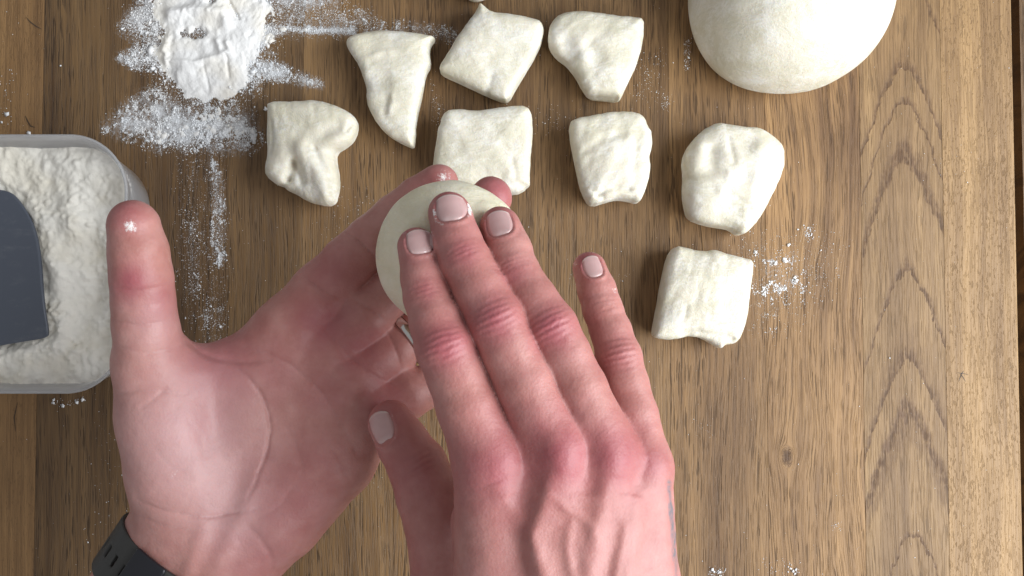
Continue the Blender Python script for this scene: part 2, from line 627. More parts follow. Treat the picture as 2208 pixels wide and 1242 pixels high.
knot_p = P(1712, 985, 0) / 1000.0
cath_x = float(P(1957, 700, 0)[0]) / 1000.0
spec = [
    dict(k=1.0), dict(k=1.12, w=0.03, pore=0.6, speckle=0.5, rough=0.5), dict(k=0.78), dict(k=0.74, w=0.02), dict(k=0.84, pore=0.9),
    dict(k=1.02), dict(k=0.98, w=0.02), dict(k=1.0), dict(k=1.06), dict(k=1.06, w=0.02), dict(k=1.14),
    dict(k=1.05, w=0.04, knot=(float(knot_p[0]), float(knot_p[1]), 0.0065), warp=1.9, contrast=1.25),
    dict(k=1.18, w=-0.03, rings=(cath_x, 3.1, 0.004, 0.0), pore=0.9), ]
spec[-1]['light'] = 1
planks = []
for i in range(len(bounds_px) - 1):
    s = dict(spec[i]) if i < len(spec) else dict(k=1.2)
    s.pop('light', None)
    if i == len(bounds_px) - 2:
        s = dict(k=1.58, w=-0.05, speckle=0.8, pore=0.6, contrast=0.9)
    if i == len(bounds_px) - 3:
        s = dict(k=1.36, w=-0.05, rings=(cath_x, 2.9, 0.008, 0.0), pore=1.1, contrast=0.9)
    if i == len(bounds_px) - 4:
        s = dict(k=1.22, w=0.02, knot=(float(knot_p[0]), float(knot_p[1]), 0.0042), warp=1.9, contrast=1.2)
    k = s.pop('k'); w = s.pop('w', 0.0)
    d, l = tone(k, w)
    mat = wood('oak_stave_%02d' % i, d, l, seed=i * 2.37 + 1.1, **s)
    x0 = float(P(bounds_px[i], 621, 0)[0]); x1 = float(P(bounds_px[i + 1], 621, 0)[0])
    g = 0.06
    last = i == len(bounds_px) - 2
    bev = 0.12
    br = 0.9 if last else bev
    # cross-section, extruded along y
    prof = [(x0 + g, -30), (x0 + g, -bev), (x0 + g + bev, 0), (x1 - g - br, 0), (x1 - g - br * 0.3, -br * 0.3), (x1 - g, -br), (x1 - g, -30)]
    V = [(px, y_bot, pz) for px, pz in prof] + [(px, y_top, pz) for px, pz in prof]
    n = len(prof)
    Q = [(j, (j + 1) % n, (j + 1) % n + n, j + n) for j in range(n)]
    Q = [q[::-1] for q in Q]
    o = mesh_np('plank', V, [np.array(Q)], mat, table, smooth=False)
    bm_faces = o.data
    planks.append(o)
# end grain caps are far outside the frame on both ends; a batten below joins the staves
mesh_np('batten', [(-420, y_bot + 20, -45), (x_edge - 20, y_bot + 20, -45), (x_edge - 20, y_bot + 80, -45), (-420, y_bot + 80, -45),
                   (-420, y_bot + 20, -30.5), (x_edge - 20, y_bot + 20, -30.5), (x_edge - 20, y_bot + 80, -30.5), (-420, y_bot + 80, -30.5)],
        [np.array([(3, 2, 1, 0), (4, 5, 6, 7), (0, 1, 5, 4), (1, 2, 6, 5), (2, 3, 7, 6), (3, 0, 4, 7)])], planks[3].data.materials[0], table, smooth=False)

# the board beyond the dark gap on the right
d, l = tone(0.75)
mb = wood('bench_board', d, l, seed=41.0)
bx0, bx1 = float(P(2204, 300, -24)[0]), x_edge + 190
bo = mesh_np('wooden_board', [(bx0, y_bot, -60), (bx1, y_bot, -60), (bx1, y_top, -60), (bx0, y_top, -60),
                              (bx0, y_bot, -24), (bx1, y_bot, -24), (bx1, y_top, -24), (bx0, y_top, -24)],
             [np.array([(3, 2, 1, 0), (4, 5, 6, 7), (0, 1, 5, 4), (1, 2, 6, 5), (2, 3, 7, 6), (3, 0, 4, 7)])], mb, None, smooth=False)
fl = mesh_np('floor', [(-1500, -1500, -740), (1500, -1500, -740), (1500, 1500, -740), (-1500, 1500, -740)], [np.array([(0, 1, 2, 3)])], plain('dark_floor', (0.05, 0.035, 0.025), 0.6), None, smooth=False)
tag(fl, kind='structure')
tag(bo, 'dark brown wooden board beyond the gap at the right table edge', 'board')


def strip(name, pts_px, w_mm, mat, parent, z=0.15):
    pts = P([p[0] for p in pts_px], [p[1] for p in pts_px], 0)
    V, Q = [], []
    for i, p in enumerate(pts):
        a = pts[max(i - 1, 0)]; b = pts[min(i + 1, len(pts) - 1)]
        t = (b - a)[:2]; t = t / np.linalg.norm(t)
        nn = np.array([-t[1], t[0]])
        ww = w_mm * (0.35 if i in (0, len(pts) - 1) else 1.0) / 2
        V += [(p[0] + nn[0] * ww, p[1] + nn[1] * ww, z), (p[0] - nn[0] * ww, p[1] - nn[1] * ww, z)]
        if i: Q.append((2 * i - 2, 2 * i - 1, 2 * i + 1, 2 * i))
    return mesh_np(name, V, [np.array(Q)], mat, parent)


M_INK = plain('pencil', (0.05, 0.045, 0.05), 0.7)
strip('pencil_mark', [(2067, 823), (2073, 806), (2078, 800)], 0.35, M_INK, table)
strip('pencil_mark', [(2064, 804), (2076, 805), (2088, 808)], 0.3, M_INK, table)
strip('pencil_mark', [(2071, 806), (2077, 814), (2082, 823)], 0.3, M_INK, table)
M_SCR = plain('scratch', (0.06, 0.036, 0.02), 0.7)
strip('scratch', [(57, 38), (66, 48), (78, 57), (90, 63)], 0.7, M_SCR, table)
strip('scratch', [(55, 250), (60, 262), (66, 272), (76, 275)], 0.8, M_SCR, table)
strip('scratch', [(38, 868), (31, 900), (34, 930)], 0.7, M_SCR, table)


lap('dough pieces')
# ================================================================== dough pieces
def dough(name, outline_px, hgt, feats, label, seed, zmid=10.0, k=7.0, round_it=1, vox=0.85, pillow=10.0, amp=0.8, wr=0.3):
    pts = P([p[0] for p in outline_px], [p[1] for p in outline_px], zmid)[:, :2]
    pts = chaikin(pts, round_it)
    c = pts.mean(0)
    fz = hgt * 0.85
    fs = []
    for kind, pl, w, dep in feats:
        q = P([p[0] for p in pl], [p[1] for p in pl], fz)[:, :2]
        fs.append((kind, q, w, dep))

    mlo = pts.min(0) - 14; ms = 0.5
    mn = np.ceil((pts.max(0) + 14 - mlo) / ms).astype(int) + 1
    G = np.stack(np.meshgrid(mlo[0] + np.arange(mn[0]) * ms, mlo[1] + np.arange(mn[1]) * ms, indexing='ij'), -1).reshape(-1, 2)
    m_d2 = polysdf(G, pts).reshape(mn)
    ang = seed * 1.3
    u = G @ np.array([math.cos(ang), math.sin(ang)]); v = G @ np.array([-math.sin(ang), math.cos(ang)])
    m_ft = wr * fbm(np.stack([u / 3.2, v], 1), 3.6, 2, seed + 9)
    m_sd = np.zeros(len(G))
    for kind, q, w, dep in fs:
        r = np.exp(-(polydist(G, q) / w) ** 2)
        if kind == 'groove': m_ft = m_ft + 0.8 * dep * r
        elif kind == 'ridge': m_ft = m_ft - 0.8 * dep * r
        else: m_sd = m_sd + dep * r
    m_top = hgt * (0.84 + 0.16 * (1 - np.exp(np.minimum(m_d2.ravel(), 0) / pillow))) + amp * (1.5 * fbm(G, 26.0, 2, seed) + 0.55 * fbm(G, 10.0, 2, seed + 3))
    maps = np.stack([m_d2.ravel(), m_ft, m_sd, m_top], 1).reshape(mn[0], mn[1], 4).astype(np.float32)

    def f(p):
        z = p[:, 2]
        g = np.clip((p[:, :2] - mlo) / ms, 0, mn - 1.001)
        i = g.astype(int); t = (g - i).astype(np.float32)
        a, b = i[:, 0], i[:, 1]; tx = t[:, :1]; ty = t[:, 1:]
        M = (maps[a, b] * (1 - tx) + maps[a + 1, b] * tx) * (1 - ty) + (maps[a, b + 1] * (1 - tx) + maps[a + 1, b + 1] * tx) * ty
        d2, ft, sd, top = M.T
        und = np.clip(1 - z / 9.0, 0, 1)
        d = smax(d2 + 2.6 * und * und, z - top, k)
        d = smax(d, -z, 0.8)
        msk = smoothstep(3.0, hgt * 0.5, z)
        return d + msk * ft + sd + amp * 0.22 * fbm(p, 9.0, 2, seed + 5)

    lo = np.array([pts[:, 0].min() - 5, pts[:, 1].min() - 5, -2]); hi = np.array([pts[:, 0].max() + 5, pts[:, 1].max() + 5, hgt + 9])
    V, Q, _ = surface(f, lo, hi, vox)
    V[:, 2] = np.maximum(V[:, 2], 0.05)
    o = mesh_np(name, V, [Q], M_DOUGH)
    tag(o, label, 'dough', 'cut dough pieces on the table')
    return o


# folded star-like piece, far left
dough('dough_piece', [(581, 222), (640, 224), (690, 219), (735, 235), (765, 252), (774, 270), (768, 295), (745, 318), (727, 330), (727, 352),
                      (733, 385), (731, 412), (724, 436), (708, 445), (668, 437), (640, 420), (605, 400), (580, 382), (577, 362), (583, 335), (580, 300), (582, 250)],
      25, [('groove', [(634, 352), (628, 368), (622, 384)], 2.4, 4.2), ('groove', [(634, 352), (645, 372), (652, 392)], 2.2, 3.2),
           ('groove', [(636, 360), (634, 385)], 3.4, 1.6), ('groove', [(604, 400), (618, 388)], 2.2, 1.8),
           ('ridge', [(652, 326), (672, 350), (694, 380), (708, 420)], 5.0, 3.2), ('ridge', [(660, 318), (700, 308), (745, 298)], 5.0, 2.4),
           ('groove', [(678, 322), (692, 352), (712, 380), (718, 420)], 1.8, 2.2), ('groove', [(670, 316), (705, 322), (728, 330)], 3.0, 1.6),
           ('groove', [(690, 330), (726, 336)], 0.7, 0.5), ('groove', [(692, 337), (726, 344)], 0.7, 0.5), ('groove', [(696, 345), (726, 352)], 0.7, 0.5),
           ('ridge', [(600, 340), (590, 372), (612, 388)], 5, 1.8), ('groove', [(585, 262), (588, 300), (583, 330)], 1.2, 1.0),
           ('groove', [(640, 330), (690, 300), (730, 270)], 4.0, 1.6), ('groove', [(748, 282), (756, 265)], 1.2, 1.2), ('ridge', [(610, 300), (615, 330), (640, 340)], 6, 1.4)],
      'lobed dough piece with pinched folds, nearest the flour pile', 11, amp=0.8)
# triangle
dough('dough_piece', [(748, 92), (760, 80), (800, 70), (850, 70), (900, 76), (944, 82), (928, 98), (926, 120), (931, 142), (918, 162), (912, 200),
                      (904, 235), (897, 270), (896, 305), (893, 322), (870, 312), (840, 296), (815, 270), (798, 240), (790, 200), (784, 160), (768, 132), (752, 108)],
      21, [('groove', [(800, 135), (815, 128), (832, 120)], 2.0, 1.2), ('ridge', [(812, 120), (835, 115)], 3.0, 1.2), ('groove', [(800, 180), (830, 172)], 5, 1.4),
           ('groove', [(836, 215), (832, 245)], 2.2, 1.3), ('ridge', [(846, 210), (838, 245)], 2.0, 0.9), ('ridge', [(770, 95), (800, 130), (795, 150)], 4, 1.0)],
      'triangular dough piece tapering to a point towards the hands', 22, k=5.0, amp=0.9)
# diamond with a pointed corner
dough('dough_piece', [(1035, 12), (1046, 22), (1060, 34), (1110, 40), (1150, 50), (1166, 56), (1171, 76), (1166, 100), (1150, 132), (1130, 165),
                      (1112, 195), (1100, 218), (1088, 222), (1055, 210), (1010, 188), (975, 172), (949, 160), (950, 148), (965, 125), (985, 90), (1010, 55), (1030, 26)],
      24, [('groove', [(978, 174), (1020, 192), (1080, 216)], 1.3, 1.6), ('ridge', [(1060, 40), (1110, 46), (1160, 62)], 4, 1.0), ('groove', [(1150, 130), (1095, 205)], 1.2, 0.8),
           ('groove', [(1060, 165), (1050, 195)], 2.0, 0.9)],
      'diamond-shaped dough piece with a thin pointed tip at its top corner', 33, k=4.8)
# right of it: rounded fan
dough('dough_piece', [(1181, 82), (1186, 58), (1205, 40), (1240, 33), (1280, 36), (1320, 44), (1360, 47), (1384, 50), (1384, 80), (1380, 110),
                      (1368, 150), (1352, 185), (1340, 210), (1332, 220), (1300, 217), (1270, 214), (1256, 195), (1240, 165), (1222, 142), (1198, 125), (1184, 105)],
      26, [('groove', [(1222, 100), (1236, 118)], 4.0, 1.8), ('groove', [(1270, 100), (1290, 128)], 5.0, 1.8), ('ridge', [(1250, 95), (1258, 130)], 4, 1.2),
           ('groove', [(1262, 205), (1290, 202), (1330, 206)], 1.2, 1.5), ('groove', [(1278, 165), (1292, 192)], 2.5, 0.6)],
      'fan-shaped dough piece between the diamond piece and the big dough', 44, k=5.5)
# square piece behind the hands
dough('dough_piece', [(964, 244), (990, 241), (1030, 246), (1065, 240), (1100, 236), (1136, 235), (1146, 256), (1148, 290), (1144, 340), (1142, 380),
                      (1140, 408), (1110, 422), (1060, 416), (1010, 410), (960, 400), (936, 380), (936, 350), (942, 310), (950, 270)],
      25, [('groove', [(1080, 388), (1110, 390), (1138, 404)], 1.6, 1.5), ('groove', [(1104, 345), (1112, 380)], 1.6, 1.0), ('ridge', [(975, 252), (1040, 258), (1130, 246)], 5, 1.0),
           ('ridge', [(1095, 385), (1135, 398)], 3, 0.9)],
      'square dough piece partly hidden behind the fingertips', 55, k=4.8)
# chunky piece
dough('dough_piece', [(1226, 272), (1236, 264), (1280, 256), (1330, 248), (1368, 250), (1386, 264), (1390, 280), (1401, 295), (1400, 325), (1394, 350),
                      (1398, 365), (1392, 400), (1380, 430), (1374, 440), (1352, 437), (1330, 433), (1305, 438), (1275, 447), (1262, 436), (1248, 400), (1238, 350), (1230, 310)],
      28, [('groove', [(1288, 420), (1320, 404), (1355, 408)], 1.6, 1.8), ('groove', [(1372, 300), (1368, 350), (1364, 405)], 2.5, 0.9),
           ('groove', [(1258, 330), (1300, 300), (1345, 290)], 2.2, 1.0), ('groove', [(1278, 412), (1300, 425)], 1.6, 1.2), ('side', [(1335, 444), (1350, 442)], 4, 2.0)],
      'upright dough chunk with a notched lower edge, below the fan-shaped piece', 66, k=4.8)
# large lumpy piece on the right
dough('dough_piece', [(1540, 272), (1560, 277), (1600, 284), (1622, 283), (1640, 290), (1662, 305), (1681, 325), (1680, 355), (1676, 380), (1660, 415),
                      (1642, 450), (1625, 480), (1608, 498), (1590, 510), (1572, 496), (1550, 492), (1515, 486), (1484, 474), (1475, 455), (1471, 420), (1472, 380), (1470, 345),
                      (1484, 315), (1505, 290)],
      30, [('groove', [(1533, 330), (1530, 340)], 5.0, 2.4), ('ridge', [(1514, 320), (1512, 345)], 5.0, 2.0), ('groove', [(1560, 395), (1575, 430)], 3.0, 1.6), ('ridge', [(1568, 378), (1556, 410), (1550, 420)], 2.6, 1.5),
           ('groove', [(1590, 430), (1618, 446)], 1.6, 1.5), ('groove', [(1490, 380), (1530, 372)], 4, 1.3), ('groove', [(1570, 300), (1580, 350)], 1.6, 0.9), ('ridge', [(1520, 420), (1530, 440)], 6, 1.4),
           ('ridge', [(1640, 320), (1624, 400), (1612, 450)], 4.0, 1.4)],
      'lumpy dough piece beneath the big dough, bright along its right cut side', 77, k=5.5, amp=1.0)
# pillow lowest on the right
dough('dough_piece', [(1452, 531), (1475, 536), (1510, 546), (1535, 541), (1560, 550), (1590, 558), (1617, 563), (1616, 590), (1610, 630), (1606, 670), (1598, 708),
                      (1585, 736), (1570, 742), (1556, 743), (1548, 751), (1538, 745), (1520, 735), (1490, 727), (1460, 730), (1430, 732), (1406, 726), (1405, 715), (1414, 670), (1424, 610), (1436, 555)],
      26, [('groove', [(1472, 716), (1500, 714), (1540, 722), (1580, 730)], 1.8, 1.8), ('ridge', [(1520, 560), (1545, 562), (1590, 575)], 5, 1.4), ('groove', [(1475, 570), (1505, 575)], 6, 1.4),
           ('groove', [(1480, 660), (1472, 690)], 1.4, 0.8), ('side', [(1490, 736), (1510, 738)], 4, 1.5)],
      'pillow-shaped dough piece beside the little finger, lowest on the table', 88, k=4.8)
# sliver of one more piece at the top edge
dough('dough_piece', [(985, -70), (1020, -82), (1060, -75), (1085, -50), (1075, -20), (1045, -4), (1025, 1), (1008, -4), (990, -22), (980, -45)],
      22, [], 'dough piece cut off by the top edge, only its tip showing', 99, k=4.8)
# the big dough
big_out = [(1484, -20), (1484, 15), (1492, 60), (1508, 100), (1536, 142), (1574, 172), (1620, 192), (1680, 201), (1740, 198), (1790, 184), (1836, 158), (1870, 132), (1900, 98),
           (1922, 60), (1936, 10), (1938, -60), (1928, -140), (1890, -220), (1820, -280), (1720, -310), (1620, -295), (1545, -245), (1500, -160), (1486, -90)]
pb = chaikin(P([p[0] for p in big_out], [p[1] for p in big_out], 20)[:, :2], 3)
Rb = 58.0


def f_big(p):
    xy = p[:, :2]; z = p[:, 2]
    d2 = polysdf(xy, pb)
    t = np.clip(-d2 / Rb, 0, 1)
    top = 24 + 42 * np.sqrt(np.clip(1 - (1 - t) ** 2, 0, 1)) ** 1.0
    und = np.clip(1 - z / 20.0, 0, 1)
    d = smax(d2 + 7.0 * und ** 2, z - top, 26)
    d = smax(d, -z, 1.0)
    m = smoothstep(6, 30, z)
    d = d + m * 0.7 * fbm(p, 30.0, 3, 5)
    for q, w, dep in big_creases:
        d = d + m * dep * 0.45 * np.exp(-(polydist(xy, q) / w) ** 2)
    return d


big_creases = []
for pl, w, dep in [([(1700, 5), (1712, 30), (1722, 55)], 1.2, 0.7), ([(1745, 40), (1768, 60), (1775, 85)], 1.2, 0.9), ([(1530, 130), (1550, 142), (1575, 142)], 1.0, 0.8),
                   ([(1575, 130), (1590, 145), (1605, 160)], 1.0, -0.8), ([(1612, 148), (1628, 165), (1650, 170)], 1.0, -0.7), ([(1690, 60), (1702, 85), (1700, 100)], 0.9, 0.6),
                   ([(1640, 120), (1690, 128)], 3.0, 0.7), ([(1730, 110), (1760, 125)], 1.2, -0.6), ([(1600, 40), (1660, 20)], 3.5, 0.4)]:
    big_creases.append((P([p[0] for p in pl], [p[1] for p in pl], 45)[:, :2], w, dep))
V, Q, _ = surface(f_big, [pb[:, 0].min() - 6, pb[:, 1].min() - 6, -2], [pb[:, 0].max() + 6, pb[:, 1].max() + 6, 76], 1.6)
V[:, 2] = np.maximum(V[:, 2], 0.05)
o = mesh_np('dough', V, [Q], M_DOUGH)
tag(o, 'large smooth round mass of undivided dough at the top right', 'dough')

lap('t hand (back')
# ================================================================== right hand (back of the hand up)
RI = [(899, 532, 186, 42), (912, 600, 190, 48), (921, 640, 192, 51), (940, 695, 195, 57), (960, 748, 197, 64), (984, 810, 197, 63), (1010, 880, 197, 68), (1058, 990, 196, 80)]
RM = [(969, 460, 186, 47), (985, 520, 190, 52), (1001, 560, 192, 55), (1035, 625, 195, 56), (1070, 690, 197.5, 63), (1098, 755, 198, 61), (1134, 830, 198, 66), (1196, 968, 198, 76)]
RR = [(1079, 490, 180, 45), (1097, 545, 184, 51), (1110, 588, 187, 53), (1150, 650, 191, 55), (1188, 708, 194, 60), (1218, 770, 195, 58), (1248, 840, 195.5, 62), (1308, 980, 195, 72)]
RP = [(1271, 579, 172, 36), (1287, 625, 174, 41), (1300, 668, 176, 43), (1318, 715, 178, 44), (1334, 768, 180, 49), (1350, 830, 182, 49), (1364, 895, 184, 54), (1388, 1005, 187, 60)]
RT = [(843, 912, 146, 49), (868, 955, 147, 55), (900, 1005, 148, 63), (925, 1065, 151, 70), (945, 1130, 155, 71), (966, 1240, 162, 78), (1040, 1440, 176, 95)]
RMC = [[(1055, 985, 195, 78), (1075, 1242, 192, 92), (1135, 1520, 190, 95)],
       [(1196, 968, 197, 76), (1195, 1242, 196, 88), (1205, 1530, 193, 95)],
       [(1302, 985, 194, 72), (1295, 1242, 194, 84), (1275, 1540, 191, 90)],
       [(1388, 1005, 187, 59), (1378, 1242, 187, 84), (1335, 1540, 186, 85)]]
RWEB = [[(1040, 940, 186, 60), (1130, 925, 187, 58)], [(1165, 915, 188, 56), (1255, 915, 186, 54)], [(1280, 920, 185, 54), (1352, 945, 180, 48)]]
RPAD = [[(1065, 1130, 178, 92), (1110, 1300, 174, 110), (1160, 1480, 176, 110)], [(1375, 1080, 172, 74), (1372, 1250, 166, 92), (1330, 1480, 172, 100)], [(1070, 960, 182, 66), (1200, 940, 184, 66), (1310, 955, 182, 62), (1375, 990, 176, 55)]]
RARM = [[(1170, 1500, 186, 110), (1195, 1720, 178, 115), (1198, 1900, 170, 125)], [(1300, 1500, 184, 105), (1300, 1720, 178, 115), (1310, 1900, 170, 125)]]
jI, jM, jR, jP, jT = map(J, (RI, RM, RR, RP, RT))
jMC = [J(r) for r in RMC]
jARM = [J(r) for r in RARM]
jWEB = [J(r) for r in RWEB] + [J(r) for r in RPAD]
UP = np.array([0, 0, 1.0])


def frame(a, b, roll=0.0):
    """axis from a to b (towards the tip), up as near to the viewer as it can be"""
    ax = b - a; ax = ax / np.linalg.norm(ax)
    up = UP - ax * (UP @ ax); up /= np.linalg.norm(up)
    side = np.cross(ax, up)
    if roll:
        up, side = up * math.cos(roll) + side * math.sin(roll), side * math.cos(roll) - up * math.sin(roll)
    return ax, up, side


def wrinkle_spec(js, i_dip, i_pip):
    out = []
    ax, up, side = frame(js[i_dip + 1][0], js[i_dip - 1][0])
    out.append((js[i_dip][0], ax, up, side, js[i_dip][1], [(-1.9, .45), (-0.2, .55), (1.6, .4)], 0.25, 0.55))
    ax, up, side = frame(js[i_pip + 1][0], js[i_pip - 1][0])
    out.append((js[i_pip][0], ax, up, side, js[i_pip][1], [(-6.2, .35), (-4.0, .6), (-1.6, .8), (0.9, .7), (3.2, .55), (5.6, .3)], 0.75, 0.75))
    return out


R_WR = wrinkle_spec(jI, 2, 4) + wrinkle_spec(jM, 2, 4) + wrinkle_spec(jR, 2, 4) + wrinkle_spec(jP, 2, 4)
_ax, _up, _sd = frame(jT[3][0], jT[1][0], 0.45)
R_WR.append((jT[2][0], _ax, _up, _sd, jT[2][1], [(-4.5, .35), (-2.2, .6), (0.2, .65), (2.6, .5)], 0.5, 0.75))


# nails: centre px, z guess, finger joints, half width, half length, roll
def nail_frame(cx, cy, js, i, j, hw, hl, roll=0.0, skew=0.0):
    ax, up, side = frame(js[j][0], js[i][0], roll)
    if skew:
        ax, side = ax * math.cos(skew) + side * math.sin(skew), side * math.cos(skew) - ax * math.sin(skew)
    c = P(cx, cy, js[i][0][2] + js[i][1])
    if roll < -0.3:                      # nail turned well to the side: seat it on the finger itself
        c = js[i][0] + up * js[i][1] - ax * 0.5
    return dict(c=c, ax=ax, up=up, side=side, hw=hw, hl=hl)


R_NAILS = [nail_frame(903, 521, jI, 0, 1, 5.2, 5.6, -0.10), nail_frame(971, 449, jM, 0, 1, 6.0, 6.2, -0.05, 0.10), nail_frame(1077, 484, jR, 0, 1, 5.3, 5.9, -0.05, 0.10),
           nail_frame(1279, 576, jP, 0, 1, 4.0, 4.9, 0.25, 0.05), nail_frame(826, 906, jT, 0, 1, 6.0, 7.0, -0.36, 0.10)]

# raised cords (tendons, veins) and hollows on the back of the hand: px polylines
R_CORDS = [([(1070, 1040), (1100, 1090), (1138, 1150), (1168, 1230), (1190, 1330), (1200, 1420)], 4.2, 1.9), ([(1185, 1020), (1172, 1075), (1158, 1125), (1150, 1175), (1160, 1260)], 3.6, 1.7),
           ([(1306, 1030), (1296, 1100), (1284, 1180), (1268, 1270), (1250, 1400)], 4.2, 1.5), ([(1385, 1050), (1372, 1130), (1350, 1250), (1320, 1400)], 3.8, 1.0),
           ([(1178, 1060), (1225, 1100), (1265, 1125), (1290, 1150)], 2.0, 0.7), ([(1350, 1120), (1338, 1190), (1318, 1300)], 1.9, 0.7), ([(1232, 1120), (1224, 1180), (1238, 1260), (1240, 1340)], 1.9, 0.7)]
R_HOLL = [([(1128, 905), (1146, 950), (1158, 1000), (1160, 1060)], 6.0, 1.7), ([(1250, 910), (1268, 960), (1272, 1010), (1264, 1070)], 5.5, 1.5), ([(1335, 920), (1362, 970), (1366, 1020), (1356, 1070)], 5.0, 1.3),
          ([(1095, 1070), (1118, 1110), (1132, 1170), (1142, 1270)], 5.0, 1.3), ([(1210, 1100), (1205, 1180), (1212, 1260)], 5.0, 0.9), ([(1325, 1100), (1318, 1180), (1300, 1280)], 5.0, 0.7)]
R_CORDS = [(spline(a, 4), w, d) for a, w, d in R_CORDS]
R_HOLL = [(spline(a, 4), w, d) for a, w, d in R_HOLL]
R_MAP = relief_map([(a, w, -d, 'line') for a, w, d in R_CORDS] + [(a, w, d, 'line') for a, w, d in R_HOLL], 0.172, (900, 860), (1520, 1480))
R_KN = [(P(1078, 1005, 209), 10.0, 1.1), (P(1216, 985, 211), 10.0, 1.7), (P(1322, 988, 208), 9.5, 1.5), (P(1402, 1010, 198), 8.5, 1.0)]


def right_base(p):
    fg = chain(p, jI)
    for c in (jM, jR, jP):
        fg = smin(fg, chain(p, c), 0.7)
    pm = None
    for c in jMC:
        d = chain(p, c, 2.0)
        pm = d if pm is None else smin(pm, d, 9.0)
    for c in jWEB:
        pm = smin(pm, chain(p, c, 2.0), 6.0)
    d = smin(fg, pm, 4.0)
    d = smin(d, chain(p, jT), 7.0)
    for c in jARM:
        d = smin(d, chain(p, c, 4.0), 16.0)
    return d


def right_mid(p):
    d = right_base(p)
    near = d < 6.0
    if not near.any(): return d
    q = p[near]; dd = d[near].copy()
    px, py = to_px(q)
    dors = smoothstep(168, 186, q[:, 2]) * smoothstep(890, 980, py)
    dd += dors * R_MAP(px, py)
    for c, r, a in R_KN:
        dd -= a * np.exp(-(((q - c) ** 2).sum(1)) / r ** 2)
    dd += 0.35 * fbm(q, 16.0, 2, 3)
    d = d.copy(); d[near] = dd
    return d


def nail_coords(q, n):
    v = q - n['c']
    return (v @ n['side']) / n['hw'], (v @ n['ax']) / n['hl'], v @ n['up']


def right_hand(p):
    d = right_mid(p)
    near = d < 4.0
    if not near.any(): return d
    q = p[near]; dd = d[near].copy()
    for o, ax, up, side, r, gs, bulge, wid in R_WR:
        v = q - o
        s = v @ ax; u = v @ up; l = v @ side
        m = (np.abs(s) < 14) & (np.abs(l) < r * 1.4) & (u > -r * .4) & (u < r * 2)
        if not m.any(): continue
        s, u, l = s[m], u[m], l[m]
        mask = smoothstep(0.15, 0.6, u / r) * np.exp(-(l / (r * 0.78)) ** 4)
        dsp = -bulge * np.exp(-(s / 6.0) ** 2) * mask
        wob = 0.5 * fbm(q[m], 4.0, 2, 77)
        for s0, dep in gs:
            sc_ = s + wob - s0 * (1 - 0.35 * (l / r) ** 2)
            dsp += dep * 0.75 * np.exp(-(sc_ / wid) ** 2) * mask
        dd[m] += dsp
    for n in R_NAILS:
        a, b, c = nail_coords(q, n)
        rr = (np.abs(a) ** 2.6 + np.abs(b) ** 2.6) ** (1 / 2.6)
        m = (rr < 1.6) & (np.abs(c) < 7)
        if not m.any(): continue
        fold = np.exp(-((rr[m] - 1.12) / 0.13) ** 2) * (1 - smoothstep(0.35, 0.8, b[m]))
        bed = 1 - smoothstep(0.85, 1.02, rr[m])
        dd[m] += -0.55 * fold + 0.35 * bed
        # the fingertip pad stands a little beyond the nail's free edge
    dd += 0.10 * fbm(q, 3.0, 2, 21)
    d = d.copy(); d[near] = dd
    return d


def bbox(chains, pad):
    pts = np.array([j[0] for c in chains for j in c]); r = max(j[1] for c in chains for j in c)
    rr = np.array([j[1] for c in chains for j in c])[:, None]
    return (pts - rr).min(0) - pad, (pts + rr).max(0) + pad


def px_gauss(px, py, cx, cy, r):
    return np.exp(-(((px - cx) ** 2 + (py - cy) ** 2) / r ** 2))


lo, hi = bbox([jI, jM, jR, jP, jT] + jMC + jARM, 7)
# fine in view, coarser out of frame (forearm below the picture)
V, Q, nr = surface(right_hand, lo, hi, 0.8)
px, py = to_px(V)
red = np.zeros(len(V))
for cx, cy, r, a in [(964, 745, 52, .75), (1073, 690, 55, .7), (1192, 708, 52, .75), (1334, 768, 40, .4), (1078, 1010, 90, .62), (1215, 985, 95, .66), (1322, 985, 85, .6), (1400, 1000, 45, .5),
                     (1000, 545, 36, .45), (1108, 588, 34, .4), (917, 625, 32, .35), (890, 505, 45, .45), (965, 425, 45, .5), (1075, 455, 45, .5), (1262, 555, 36, .6), (843, 890, 50, .3), (900, 1010, 60, .25)]:
    red = np.maximum(red, a * px_gauss(px, py, cx, cy, r))
red = np.clip(red + 0.20 + 0.10 * fbm(V, 25.0, 2, 19), 0, 0.85)
pale = 0.05 * smoothstep(1080, 1230, py) * (px > 980)
flour = 0.36 * px_gauss(px, py, 1008, 455, 12) + 0.30 * px_gauss(px, py, 945, 455, 10) + 0.5 * px_gauss(px, py, 1326, 625, 14) + 0.4 * px_gauss(px, py, 1240, 570, 8) + 0.35 * px_gauss(px, py, 878, 505, 12) \
    + 0.3 * px_gauss(px, py, 1050, 470, 9)
for n_ in R_NAILS:
    a_, b_, c_n = nail_coords(V, n_)
    rr_ = (np.abs(a_) ** 2.6 + np.abs(b_) ** 2.6) ** (1 / 2.6)
    flour = flour + (0.30 * np.exp(-((rr_ - 1.10) / 0.07) ** 2) * (b_ < 0.6) + 0.16 * (rr_ < 2.2) * (b_ > -1.5)) * (np.abs(c_n) < 7)
ink_pl = polydist(np.stack([px, py], 1), np.array([(1443, 1040), (1446, 1085), (1450, 1130), (1455, 1190), (1460, 1260)], float))
ink = (1 - smoothstep(1.0, 8.0, ink_pl + 5.0 * fbm(V, 5.0, 2, 8))) * 1.0 * (nr[:, 0] > 0.1) * (V[:, 2] > 160)
rh = empty('hand', P(1215, 1242, 0) * np.array([1, 1, 0]) + np.array([0, 0, 150]))
tag(rh, 'right hand seen from the back, three fingers pressed on the dough ball', 'hand', 'hands of the baker')
mesh_np('skin', V, [Q], M_SKIN, rh, attrs=dict(red=red, flour=flour, pale=pale, ink=ink))

